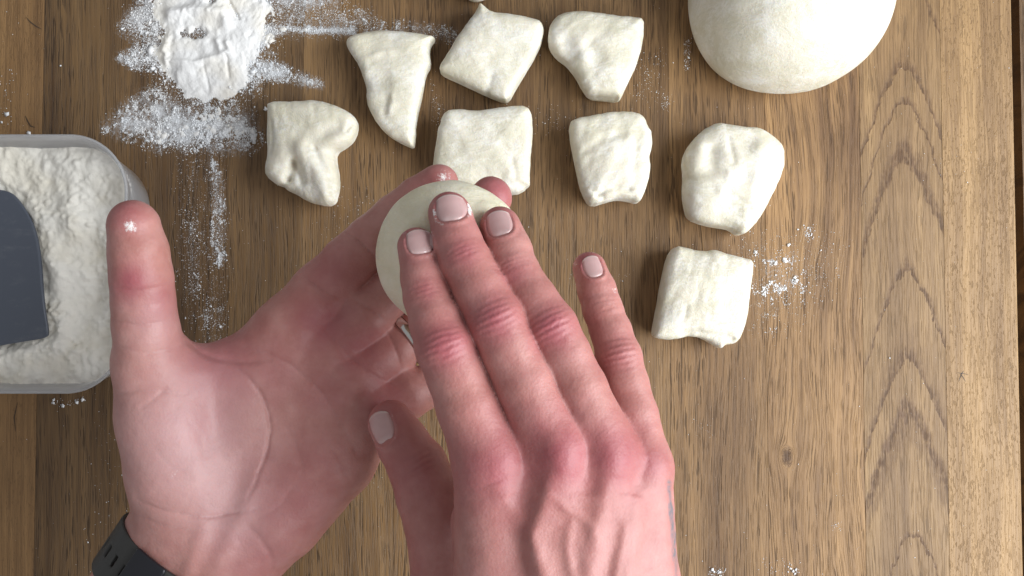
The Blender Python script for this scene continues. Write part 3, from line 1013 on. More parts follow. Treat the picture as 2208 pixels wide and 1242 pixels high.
mn = N('fingernail')
nc = mn.coords()
lun = mn.attr('lunula'); edge = mn.attr('edge')
ncol = mn.mix(mn.noise(nc, 250.0, 2.0), (0.49, 0.30, 0.29), (0.56, 0.365, 0.35))
ncol = mn.mix(lun, ncol, (0.70, 0.56, 0.54))
ncol = mn.mix(edge, ncol, (0.74, 0.66, 0.60))
mn.bsdf(Base_Color=ncol, Roughness=0.2, Subsurface_Weight=0.15, Subsurface_Radius=(1, .5, .4), Subsurface_Scale=0.002, Specular_IOR_Level=0.5)
M_NAIL = mn.m


def make_nail(n, f, parent):
    nu, nv = 21, 25
    U, W = np.meshgrid(np.linspace(-1, 1, nu), np.linspace(-1, 1, nv), indexing='ij')
    # square to superellipse
    a = U * np.sqrt(1 - 0.46 * W ** 2 * np.where(W < 0, 1.2, 0.8)); b = W * np.sqrt(1 - 0.44 * U ** 2)
    base = n['c'] + (a * n['hw'])[..., None] * n['side'] + (b * n['hl'])[..., None] * n['ax']
    q = base.reshape(-1, 3)
    # drop on the finger along -up
    t = np.full(len(q), 6.0)
    for _ in range(40):
        d = f(q + t[:, None] * n['up'])
        t = t - np.clip(d, -1.0, 1.5) * 0.8
    md_ = np.median(t)
    t = np.clip(t, md_ - 3.2, md_ + 0.9)
    rr = np.maximum(np.abs(U), np.abs(W)).ravel()
    bb = b.ravel()
    offs = 0.22 - 0.75 * smoothstep(0.80, 1.0, np.abs(U).ravel()) * (1 - smoothstep(.4, .9, bb)) - 0.85 * smoothstep(-0.80, -1.0, W.ravel()) + 0.25 * smoothstep(.6, 1.0, bb)
    t0 = t.max() - 0.75 * (t.max() - t)       # flatter than the finger
    q = q + (0.35 * t0 + 0.65 * t + offs)[:, None] * n['up']
    idx = np.arange(nu * nv).reshape(nu, nv)
    Qn = np.stack([idx[:-1, :-1], idx[1:, :-1], idx[1:, 1:], idx[:-1, 1:]], -1).reshape(-1, 4)
    nrm = np.cross(q[Qn[0, 1]] - q[Qn[0, 0]], q[Qn[0, 2]] - q[Qn[0, 0]])
    if nrm @ n['up'] < 0: Qn = Qn[:, ::-1]
    lunv = (1 - smoothstep(-0.8, -0.4, W.ravel() + 0.35 * U.ravel() ** 2)) * 0.35
    edg = 0.5 * smoothstep(0.86, 0.97, W.ravel() + 0.08 * U.ravel() ** 2)
    o = mesh_np('fingernail', q, [Qn], M_NAIL, parent, attrs=dict(lunula=lunv, edge=edg))
    md = o.modifiers.new('thick', 'SOLIDIFY'); md.thickness = 0.0009; md.offset = -1
    return o


for n in R_NAILS: make_nail(n, right_mid, rh)

lap('t hand (palm')
# ================================================================== left hand (palm up)
LT = [(288, 489, 166, 57), (298, 545, 164, 61), (305, 600, 161, 63), (309, 650, 157, 63), (314, 705, 152, 67), (326, 780, 145, 80), (362, 900, 136, 106), (395, 1010, 130, 116), (425, 1110, 124, 115)]
LI = [(946, 398, 131, 43), (903, 430, 128, 48), (854, 470, 126, 52), (802, 520, 127, 56), (752, 568, 128, 60), (720, 604, 129, 62), (682, 652, 130, 70), (630, 718, 130, 80)]
LM = [(1058, 427, 127, 46), (1020, 466, 123, 50), (975, 508, 121, 51), (930, 550, 120, 53), (880, 596, 121, 56), (835, 632, 123, 54), (780, 682, 126, 62), (705, 752, 128, 74)]
LR = [(1112, 572, 117, 43), (1070, 600, 114, 47), (1030, 630, 112, 49), (985, 660, 112, 51), (940, 690, 113, 54), (895, 718, 115, 50), (850, 752, 118.5, 52), (755, 815, 126, 72)]
LP = [(1092, 760, 113, 38), (1055, 775, 111, 42), (1020, 790, 110, 44), (985, 805, 110, 45), (950, 820, 112, 48), (915, 836, 115, 46), (875, 852, 119, 54), (805, 885, 124, 66)]
LMC = [[(637, 715, 128, 76), (545, 880, 124, 90), (450, 1090, 120, 100)],
       [(705, 752, 126, 74), (600, 920, 119, 84), (480, 1110, 117, 95)],
       [(755, 815, 124, 72), (650, 960, 119, 86), (510, 1140, 117, 95)],
       [(805, 885, 122, 66), (720, 985, 122, 92), (600, 1110, 121, 100), (500, 1190, 118, 95)]]
LWEB = [[(400, 820, 134, 78), (520, 800, 128, 70), (640, 712, 128, 74)]]
LWEB2 = [[(684, 625, 127, 56), (772, 672, 124, 54)], [(785, 680, 122, 48), (828, 738, 118, 44)], [(832, 748, 118, 44), (860, 826, 116, 42)]]
LARM = [[(420, 1120, 118, 105), (345, 1195, 116, 95), (250, 1345, 112, 100), (110, 1560, 104, 118)],
        [(505, 1180, 117, 95), (445, 1262, 115, 95), (350, 1410, 112, 100), (215, 1625, 104, 118)]]
kT, kI, kM, kR, kP = map(J, (LT, LI, LM, LR, LP))
kMC = [J(r) for r in LMC]; kARM = [J(r) for r in LARM]; kWEB = [J(r) for r in LWEB]; kWEB2 = [J(r) for r in LWEB2]
L_CREASE = [([(470, 775), (525, 805), (565, 860), (582, 920), (574, 975), (552, 1035), (530, 1085)], 1.6, 1.3),      # thenar crease
            ([(520, 745), (600, 772), (680, 832), (732, 905), (775, 990)], 1.3, 0.8), ([(690, 690), (730, 745), (790, 800), (850, 835)], 1.5, 0.8),
            ([(650, 588), (690, 622), (748, 648)], 1.1, 1.3), ([(668, 618), (720, 646)], 0.9, 0.6), ([(742, 500), (778, 525), (818, 565)], 1.1, 1.2), ([(756, 496), (796, 526)], 0.8, 0.6),
            ([(760, 645), (800, 668), (834, 694)], 1.1, 0.9), ([(830, 705), (850, 745), (868, 800)], 1.1, 0.9),
            ([(240, 690), (300, 702), (385, 688)], 1.0, 0.8), ([(236, 612), (300, 628), (375, 606)], 1.1, 0.8), ([(245, 745), (320, 760), (402, 742)], 1.2, 0.7), ([(240, 652), (300, 660), (378, 650)], 0.8, 0.35),
            ([(395, 735), (450, 768), (520, 780), (590, 776)], 2.4, 1.6), ([(245, 850), (320, 838), (410, 852)], 2.0, 0.8), ([(300, 880), (335, 858), (362, 832)], 1.6, 0.7), ([(400, 900), (430, 940), (440, 990)], 2.4, 0.4),
            ([(285, 1075), (380, 1108), (470, 1112), (565, 1095)], 1.3, 1.1), ([(275, 1100), (360, 1136), (480, 1148)], 1.2, 0.8), ([(600, 900), (640, 960), (650, 1030)], 2.0, 0.45), ([(700, 940), (735, 1000), (765, 1062)], 0.9, 0.6),
            ([(640, 1040), (600, 1090), (550, 1120)], 1.6, 0.5), ([(330, 960), (360, 1000), (420, 1030)], 1.6, 0.35), ([(530, 1130), (580, 1190), (590, 1236)], 2.4, 0.9)]
L_RIDGE = [([(565, 985), (545, 1050), (515, 1120), (480, 1200), (440, 1290)], 4.5, 1.6), ([(450, 1110), (425, 1180), (395, 1260), (370, 1320)], 4.0, 1.2)]
L_CREASE = [(spline(a, 4), w, d) for a, w, d in L_CREASE]
L_RIDGE = [(spline(a, 4), w, d) for a, w, d in L_RIDGE]
L_MAP = relief_map([(a, w, d, 'crease') for a, w, d in L_CREASE] + [(a, w, -d, 'line') for a, w, d in L_RIDGE], 0.20, (180, 380), (960, 1420))


def left_base(p):
    fg = chain(p, kI)
    for c in (kM, kR, kP):
        fg = smin(fg, chain(p, c), 0.7)
    pm = None
    for c in kMC:
        d = chain(p, c, 3.0)
        pm = d if pm is None else smin(pm, d, 10.0)
    for c in kWEB2:
        pm = smin(pm, chain(p, c, 3.0), 6.0)
    d = smin(fg, pm, 3.5)
    th = chain(p, kT, 3.0)
    for c in kWEB:
        th = smin(th, chain(p, c, 6.0), 10.0)
    d = smin(d, th, 8.0)
    for c in kARM:
        d = smin(d, chain(p, c, 5.0), 14.0)
    return d


def left_hand(p):
    d = left_base(p)
    near = d < 6.0
    if not near.any(): return d
    q = p[near]; dd = d[near].copy()
    px, py = to_px(q)
    up = smoothstep(118, 128, q[:, 2])
    dd += up * L_MAP(px, py)
    dd += 0.55 * fbm(q, 17.0, 2, 13) + 0.10 * fbm(q, 3.0, 2, 31)
    d = d.copy(); d[near] = dd
    return d


lo, hi = bbox([kT, kI, kM, kR, kP] + kMC + kARM, 7)
V, Q, nr = surface(left_hand, lo, hi, 0.85)
px, py = to_px(V)
red = np.zeros(len(V))
for cx, cy, r, a in [(285, 610, 50, .85), (345, 650, 60, .5), (270, 455, 60, .55), (470, 790, 100, .65), (590, 790, 90, .35), (700, 700, 75, .7), (780, 760, 80, .6), (830, 850, 70, .55), (700, 840, 80, .35),
                     (945, 400, 60, .5), (1065, 420, 60, .85), (720, 590, 70, .45), (620, 1080, 120, .45), (560, 1190, 110, .4), (440, 880, 90, .35), (680, 1000, 90, .35)]:
    red = np.maximum(red, a * px_gauss(px, py, cx, cy, r))
pale = 0.6 * px_gauss(px, py, 410, 950, 160) + 0.3 * px_gauss(px, py, 330, 700, 60) + 0.35 * px_gauss(px, py, 500, 1120, 90)
flour = 0.62 * px_gauss(px, py, 284, 490, 16) + 0.35 * px_gauss(px, py, 265, 478, 26) + 0.45 * px_gauss(px, py, 362, 560, 12) + 0.55 * px_gauss(px, py, 960, 380, 22) + 0.35 * px_gauss(px, py, 900, 400, 50) \
    + 0.45 * px_gauss(px, py, 372, 1020, 26) + 0.3 * px_gauss(px, py, 1050, 395, 26)
lh = empty('hand', P(430, 1190, 0) * np.array([1, 1, 0]) + np.array([0, 0, 100]))
tag(lh, 'open left hand, palm up with upright thumb, holding the dough ball on its fingers', 'hand', 'hands of the baker')
mesh_np('skin', V, [Q], M_SKIN, lh, attrs=dict(red=red, flour=flour, pale=np.clip(pale, 0, 1), ink=np.zeros(len(V))))

lap('= dough ball')
# ================================================================== dough ball between the hands
cb = P(972, 552, 156)
rb = np.array([31.0, 31.0, 26.5])


def f_ball(p):
    q = (p - cb)
    k0 = np.sqrt(((q / rb) ** 2).sum(1)); k1 = np.sqrt(((q / rb ** 2) ** 2).sum(1))
    d = k0 * (k0 - 1) / np.maximum(k1, 1e-6)
    d = d + 0.9 * fbm(p, 22.0, 2, 91) + 0.25 * fbm(p, 7.0, 2, 92)
    near = d < 5
    if near.any():
        e = d[near]
        rbz = right_base(p[near])
        e = e - 1.1 * np.exp(-((rbz - 4.5) / 3.0) ** 2)        # pushed-up rim round the fingertips
        e = smax(e, -(rbz - 0.25), 3.5)
        e = smax(e, -(left_base(p[near]) - 0.25), 2.5)
        d = d.copy(); d[near] = e
    return d


V, Q, _ = surface(f_ball, cb - 36, cb + 36, 0.9)
o = mesh_np('dough_ball', V, [Q], dough_material('rolled_dough', (0.84, 0.775, 0.60), 0.15))
tag(o, 'smooth round ball of dough held between the two hands', 'dough')

lap('==== ring on')
# ================================================================== ring on the left ring finger
cr = P(879, 731, 115); r_in = 55 * mmpp(115) + 0.2
axr = kR[5][0] - kR[6][0]; axr /= np.linalg.norm(axr)
upr = UP - axr * (UP @ axr); upr /= np.linalg.norm(upr); sdr = np.cross(axr, upr)
NR = 72
prof = [(-2.2, 0), (-2.4, .7), (-1.6, 1.3), (0, 1.5), (1.6, 1.3), (2.4, .7), (2.2, 0), (1.2, -.15), (-1.2, -.15)]
V = []
for i in range(NR):
    a = 2 * math.pi * i / NR
    for s, h in prof:
        V.append(cr + axr * s + (upr * math.cos(a) + sdr * math.sin(a)) * (r_in + h))
m_ = len(prof)
Qr = [(i * m_ + j, i * m_ + (j + 1) % m_, ((i + 1) % NR) * m_ + (j + 1) % m_, ((i + 1) % NR) * m_ + j) for i in range(NR) for j in range(m_)]
o = mesh_np('ring', np.array(V), [np.array(Qr)], plain('ring_metal', (0.66, 0.64, 0.60), 0.16, 1.0))
tag(o, 'plain silver ring on the ring finger under the dough ball', 'ring')

# ================================================================== watch strap on the left wrist
cs = P(412, 1198, 117)
e1 = P(412 + 83, 1198 + 56, 117) - cs; e1 /= np.linalg.norm(e1)      # across the wrist
e3 = np.array([0, 0, 1.0])
e2 = np.cross(e3, e1)
if e2[1] > 0: e2 = -e2                                                # towards the forearm
SA, SB = 34.0, 27.0


def strap_coords(p):
    v = p - cs
    return v @ e1, v @ e2, v @ e3


def f_strap(p):
    a, b, c = strap_coords(p)
    k0 = np.sqrt((a / SA) ** 2 + (c / SB) ** 2); k1 = np.sqrt((a / SA ** 2) ** 2 + (c / SB ** 2) ** 2)
    de = k0 * (k0 - 1) / np.maximum(k1, 1e-5)
    ang = np.arctan2(c / SB, -a / SA)          # 0 at the thumb side, pi/2 on top
    d = smax(np.abs(de) - 1.2, np.abs(b - 12.0) - 12.0, 1.0)
    for a0 in np.arange(-0.1, 1.1, 0.235):
        s = (ang - a0) * 30.0
        slot = np.maximum(np.abs(s) - 1.1, np.abs(b - 12.0) - 2.6)
        for bb in ():
            pass
        d = smax(d, -slot, 0.7)
    return d


V, Q, _ = surface(f_strap, cs - np.array([48, 48, 34]), cs + np.array([48, 48, 34]), 0.7)
mst = N('strap_rubber')
cst = mst.coords()
mst.bsdf(Base_Color=mst.mix(mst.noise(cst, 60.0, 2.0), (0.030, 0.029, 0.027), (0.040, 0.038, 0.035)), Roughness=0.5, Specular_IOR_Level=0.5,
         Normal=mst.bump(mst.noise(cst, 1500.0, 2.0), 0.15, 0.0004))
ws = empty('watch_strap', cs * np.array([1, 1, 0]) + np.array([0, 0, 85]))
tag(ws, 'black rubber watch strap with slots on the left wrist', 'watch strap')
mesh_np('strap', V, [Q], mst.m, ws)


def f_loop(p):
    a, b, c = strap_coords(p)
    A, B = SA + 1.9, SB + 1.9
    k0 = np.sqrt((a / A) ** 2 + (c / B) ** 2); k1 = np.sqrt((a / A ** 2) ** 2 + (c / B ** 2) ** 2)
    de = k0 * (k0 - 1) / np.maximum(k1, 1e-5)
    ang = np.arctan2(c / B, -a / A)
    s = np.abs((ang - 1.32) * 30.0) - 7.0
    return smax(smax(np.abs(de) - 1.1, np.abs(b - 12.0) - 12.9, 1.2), s, 1.2)


V, Q, _ = surface(f_loop, cs - np.array([48, 48, 10]), cs + np.array([48, 48, 36]), 0.7)
mesh_np('strap_loop', V, [Q], plain('loop_rubber', (0.010, 0.010, 0.014), 0.35), ws)

lap(' plastic box')
# ================================================================== plastic box with flour and scraper
z_rim = 50.0
bx1 = float(P(268, 560, z_rim)[0]); by1 = float(P(100, 292, z_rim)[1]); by0 = float(P(100, 846, z_rim)[1]); bx0 = bx1 - 196.0


def rrect(x0, x1, y0, y1, r, n=14):
    pts = []
    for cx, cy, a0 in ((x1 - r, y1 - r, 0), (x0 + r, y1 - r, 90), (x0 + r, y0 + r, 180), (x1 - r, y0 + r, 270)):
        for i in range(n + 1):
            a = math.radians(a0 + 90 * i / n)
            pts.append((cx + r * math.cos(a), cy + r * math.sin(a)))
    return np.array(pts)


def bulged(inset, z, r):
    """box outline at an inset, walls slightly bowed"""
    q = rrect(bx0 + inset, bx1 - inset, by0 + inset, by1 - inset, r)
    c = np.array([(bx0 + bx1) / 2, (by0 + by1) / 2])
    v = (q - c) / np.array([(bx1 - bx0) / 2, (by1 - by0) / 2])
    q = q + np.stack([v[:, 0] * (1 - v[:, 1] ** 2) * 1.5, v[:, 1] * (1 - v[:, 0] ** 2) * 2.0], 1)
    return np.concatenate([q, np.full((len(q), 1), z)], 1)


levels = [(9.0, 0.2, 24), (7.2, 1.2, 26), (6.0, 4, 27), (2.6, 38, 28), (2.2, 44, 28.5), (0.6, 46.5, 29), (0.2, 48.8, 29), (0.4, 49.8, 29), (1.0, 50.2, 28.5), (1.6, 49.6, 28), (3.0, 44, 27.5), (4.0, 38, 27), (7.6, 5, 25.5), (9.5, 2.6, 24)]
rings_ = [bulged(i, z, r) for i, z, r in levels]
nn_ = len(rings_[0])
V = np.concatenate(rings_ + [np.array([[(bx0 + bx1) / 2, (by0 + by1) / 2, 2.6]]), np.array([[(bx0 + bx1) / 2, (by0 + by1) / 2, 0.2]])])
Qb = []
for L in range(len(levels) - 1):
    for i in range(nn_):
        j = (i + 1) % nn_
        Qb.append((L * nn_ + i, L * nn_ + j, (L + 1) * nn_ + j, (L + 1) * nn_ + i))
ci_ = len(levels) * nn_
T = [((len(levels) - 1) * nn_ + i, (len(levels) - 1) * nn_ + (i + 1) % nn_, ci_) for i in range(nn_)] + [((i + 1) % nn_, i, ci_ + 1) for i in range(nn_)]
mp = N('frosted_plastic')
tr = mp.node('ShaderNodeBsdfTransparent', {0: (0.93, 0.93, 0.95)})
df = mp.node('ShaderNodeBsdfDiffuse', {0: (0.94, 0.94, 0.95)})
tl = mp.node('ShaderNodeBsdfTranslucent', {0: (0.94, 0.94, 0.95)})
gl = mp.node('ShaderNodeBsdfGlossy', {0: (1, 1, 1), 'Roughness': 0.28})
m1 = mp.node('ShaderNodeMixShader', {0: 0.4, 1: df.outputs[0], 2: tl.outputs[0]})
m2 = mp.node('ShaderNodeMixShader', {0: 0.40, 1: tr.outputs[0], 2: m1.outputs[0]})
fr = mp.node('ShaderNodeFresnel', {0: 1.25})
m3 = mp.node('ShaderNodeMixShader', {0: fr.outputs[0], 1: m2.outputs[0], 2: gl.outputs[0]})
mp.t.links.new(m3.outputs[0], mp.out.inputs[0])
o = mesh_np('plastic_box', V, [np.array(Qb), np.array(T)], mp.m)
tag(o, 'translucent plastic box full of flour at the left edge', 'box')

# scraper: dark plate lying on the flour
zs = 35.0
sp = chaikin(P([-150, -90, -10, 18, 36, 56, 74, 84, 90, 93, 98, 105, 104, 60, 0, -90, -150, -170], [405, 402, 408, 412, 425, 452, 486, 525, 570, 620, 670, 712, 728, 735, 745, 760, 765, 590], zs)[:, :2], 2)
n = len(sp)
cen = sp.mean(0)
V = []
tilt = lambda q: 0.02 * (q[0] - sp[:, 0].max())
for off, z in ((1.0, -1.1), (0.0, -0.7), (0.0, 0.7), (0.9, 1.1)):
    for q in sp:
        v = q - cen
        w = v / np.linalg.norm(v)
        qq = q - w * off
        V.append((qq[0], qq[1], zs + z + tilt(qq)))
Qs = [(L * n + i, L * n + (i + 1) % n, (L + 1) * n + (i + 1) % n, (L + 1) * n + i) for L in range(3) for i in range(n)]
V += [(cen[0], cen[1], zs + 1.1 + tilt(cen)), (cen[0], cen[1], zs - 1.1 + tilt(cen))]
Ts = [(3 * n + i, 3 * n + (i + 1) % n, 4 * n) for i in range(n)] + [((i + 1) % n, i, 4 * n + 1) for i in range(n)]
ms = N('scraper_plastic')
c_ = ms.coords()
smear = ms.ramp(ms.math('ADD', ms.noise(ms.vmul(c_, (60., 160., 1.)), 1.0, 4.0, 0.65), ms.math('MULTIPLY', ms.noise(c_, 700.0, 2.0), 0.25)), 0.62, 0.95)
ms.bsdf(Base_Color=ms.mix(ms.math('MULTIPLY', smear, 0.10), (0.085, 0.097, 0.125), (0.45, 0.45, 0.45)), Roughness=0.42)
o = mesh_np('dough_scraper', np.array(V), [np.array(Qs), np.array(Ts)], ms.m, smooth=False)
tag(o, 'dark blue-grey plastic dough scraper lying in the box of flour', 'scraper')

# flour in the box
step = 0.75
gx = np.arange(bx0 + 4, bx1 - 2.0, step); gy = np.arange(by0 + 1.0, by1 - 0.5, step)
GX, GY = np.meshgrid(gx, gy, indexing='ij')
xy = np.stack([GX.ravel(), GY.ravel()], 1)
inner = rrect(bx0 + 3.6, bx1 - 3.4, by0 + 3.2, by1 - 3.0, 26.5)
dedge = polysdf(xy, inner)
ds = polysdf(xy, sp)                       # distance to the scraper
pxf, pyf = to_px(np.concatenate([xy, np.full((len(xy), 1), 36.0)], 1))
n1 = fbm(xy, 20.0, 3, 3); n2 = fbm(xy, 6.0, 3, 4); n3 = fbm(xy, 2.2, 2, 6)
rough_zone = (0.35 + 0.65 * smoothstep(400, 520, pyf)) * (0.25 + 0.75 * smoothstep(-0.3, 0.3, fbm(xy, 14.0, 2, 8)))
z = 31.0 + 4.0 * n1 + rough_zone * (3.6 * np.maximum(n2, -0.35) + 1.3 * n3) + 0.5 * n3
z += 4.0 * smoothstep(430, 340, pyf)                                        # higher against the far wall
z += 3.5 * np.exp(-((ds - 7) / 5.0) ** 2) * smoothstep(420, 470, pyf)       # ridge along the scraper
z -= 6.0 * np.exp(-((pxf - 195) / 45) ** 2 - ((pyf - 640) / 60) ** 2)       # scooped hollow
z += 3.5 * np.exp(-((pxf - 60) / 60) ** 2 - ((pyf - 790) / 30) ** 2)
z += 5.0 * np.exp(-((pxf - 150) / 28) ** 2 - ((pyf - 470) / 60) ** 2) - 3.5 * np.exp(-((pxf - 215) / 30) ** 2 - ((pyf - 560) / 45) ** 2) + 4.0 * np.exp(-((pxf - 150) / 30) ** 2 - ((pyf - 590) / 45) ** 2)
z -= 4.0 * np.exp(-((pxf - 230) / 40) ** 2 - ((pyf - 740) / 50) ** 2)
lump = np.zeros(len(xy))
for _ in range(2200):
    i = np.random.randint(len(xy)); cx, cy = xy[i]
    if pyf[i] < 380 and np.random.rand() < 0.6: continue
    lm = float(smoothstep(-0.15, 0.35, n1[i] + 0.5 * n2[i]))
    if lm < 0.15: continue
    r = 0.5 + 1.6 * np.random.rand() ** 3
    m = (np.abs(xy[:, 0] - cx) < r) & (np.abs(xy[:, 1] - cy) < r)
    rr2 = (xy[m, 0] - cx) ** 2 + (xy[m, 1] - cy) ** 2
    lump[m] = np.maximum(lump[m], np.sqrt(np.maximum(r * r - rr2, 0)) * 0.55 * lm)
z = z + lump
under = smoothstep(1.5, -1.5, ds)
scz = zs + tilt([xy[:, 0], 0])
z = z * (1 - under) + np.minimum(z, scz - 2.2) * under
z = np.minimum(z, 46.0)
nx_, ny_ = GX.shape
idx = np.arange(nx_ * ny_).reshape(nx_, ny_)
Qf = np.stack([idx[:-1, :-1], idx[1:, :-1], idx[1:, 1:], idx[:-1, 1:]], -1).reshape(-1, 4)
Qf = Qf[(dedge[Qf] < 0.0).all(1)]
# snap the border vertices to the wall for a clean edge
V = np.concatenate([xy, z[:, None]], 1)
used = np.unique(Qf)
remap = np.full(len(V), -1, int); remap[used] = np.arange(len(used))
o = mesh_np('flour', V[used], [remap[Qf]], M_FLOURC)
tag(o, 'cream flour filling the plastic box, loose and crumbly', 'flour', kind='stuff')


lap(' loose flour')
# ================================================================== loose flour on the table
def in_poly(px, py, poly, soft):
    d = polysdf(np.stack([px, py], 1), np.array(poly, float))
    return smoothstep(soft, -soft, d)


# the thick pile, a height sheet
step = 0.55
a = P(225, -45, 0); b = P(690, 345, 0)
gx = np.arange(a[0], b[0], step); gy = np.arange(b[1], a[1], step)
GX, GY = np.meshgrid(gx, gy, indexing='ij')
xy = np.stack([GX.ravel(), GY.ravel()], 1)
pf, qf = to_px(np.concatenate([xy, np.full((len(xy), 1), 1.0)], 1))
core = [(318, -60), (575, -60), (580, 30), (574, 75), (560, 120), (545, 150), (532, 180), (500, 205), (460, 212), (425, 222), (398, 214), (372, 185), (350, 150), (336, 110), (345, 70), (338, 30)]
dcore = polysdf(np.stack([pf, qf], 1), np.array(core, float)) * 0.27
n1 = fbm(xy, 16.0, 3, 41); n2 = fbm(xy, 5.0, 3, 42); n3 = fbm(xy, 1.8, 2, 43)
h = 1.9 * smoothstep(2.0, -11.0, dcore + 6.5 * n2 + 4.5 * n1 + 1.5 * n3)
h *= 1 + 0.9 * n1 + 0.25 * n2


def ridge(pl, w, dep):
    return dep * np.exp(-(polydist(np.stack([pf, qf], 1), np.array(pl, float)) * 0.27 / w) ** 2)


soft = smoothstep(1.0, -6.0, dcore + 5.0 * n2 + 3.0 * n1)
h += soft * (ridge([(370, 30), (420, 22), (480, 28), (492, 50)], 3.5, 3.0) + ridge([(360, 132), (420, 136), (490, 118)], 1.6, 1.4) + ridge([(362, 80), (352, 110), (360, 130)], 2.2, 1.6)
             + ridge([(470, 90), (478, 112), (500, 118), (492, 95)], 1.8, 1.6) + ridge([(380, 160), (430, 150), (500, 145)], 5.0, 1.3) - 6.0 * np.exp(-(np.maximum(polydist(np.stack([pf, qf], 1), np.array([(398, 72), (415, 77), (440, 71)], float)) * 0.27 + 3.2 * n2, 0) / 1.8) ** 2)
             - ridge([(490, 120), (494, 165)], 0.9, 1.0) - ridge([(440, 140), (450, 190)], 0.9, 0.7) - smoothstep(-0.1, 0.3, n2) * ridge([(455, 4), (490, 2)], 2.4, 4.5) - ridge([(495, 5), (515, 40)], 0.9, 1.2))
smoothz = smoothstep(-0.1, 0.35, fbm(xy, 12.0, 2, 44))
h += soft * (0.35 * np.abs(n2) + 0.30 * n3) * (0.25 + 0.75 * smoothz)
# clumpy secondary drifts
tz = np.zeros(len(xy))
for poly, s, amt in [([(430, 250), (470, 228), (545, 262), (552, 300), (500, 290), (430, 292), (380, 300), (335, 315), (300, 300), (330, 280)], 14, 1.0),
                     ([(262, 130), (335, 85), (345, 130), (300, 140)], 12, .8), ([(280, 60), (320, 20), (345, 50), (340, 90)], 12, .6), ([(330, 160), (360, 180), (365, 205), (340, 200)], 10, .6),
                     ([(560, 80), (600, 55), (770, 62), (760, 72), (610, 64), (575, 110)], 7, 1.0), ([(560, 140), (600, 145), (640, 165), (600, 160)], 9, .6)]:
    tz = np.maximum(tz, amt * in_poly(pf, qf, poly, s))
clump = fbm(xy, 4.2, 3, 51) + 0.6 * fbm(xy, 1.6, 2, 52)
h2 = 1.0 * smoothstep(0.30, 0.95, clump + 0.8 * (tz - 0.6)) * tz
h = np.maximum(h, h2)
h = h + 0.12 * n3
thr = 0.22
idx = np.arange(h.size).reshape(GX.shape)
Qf = np.stack([idx[:-1, :-1], idx[1:, :-1], idx[1:, 1:], idx[:-1, 1:]], -1).reshape(-1, 4)
Qf = Qf[(h[Qf] > thr).sum(1) >= 2]
V = np.concatenate([xy, np.maximum(h - thr * 0.9, 0.03)[:, None]], 1)
used = np.unique(Qf); remap = np.full(len(V), -1, int); remap[used] = np.arange(len(used))
o = mesh_np('flour', V[used], [remap[Qf]], M_FLOUR)
tag(o, 'ragged white heap of flour spilled on the table, top left', 'flour', kind='stuff')

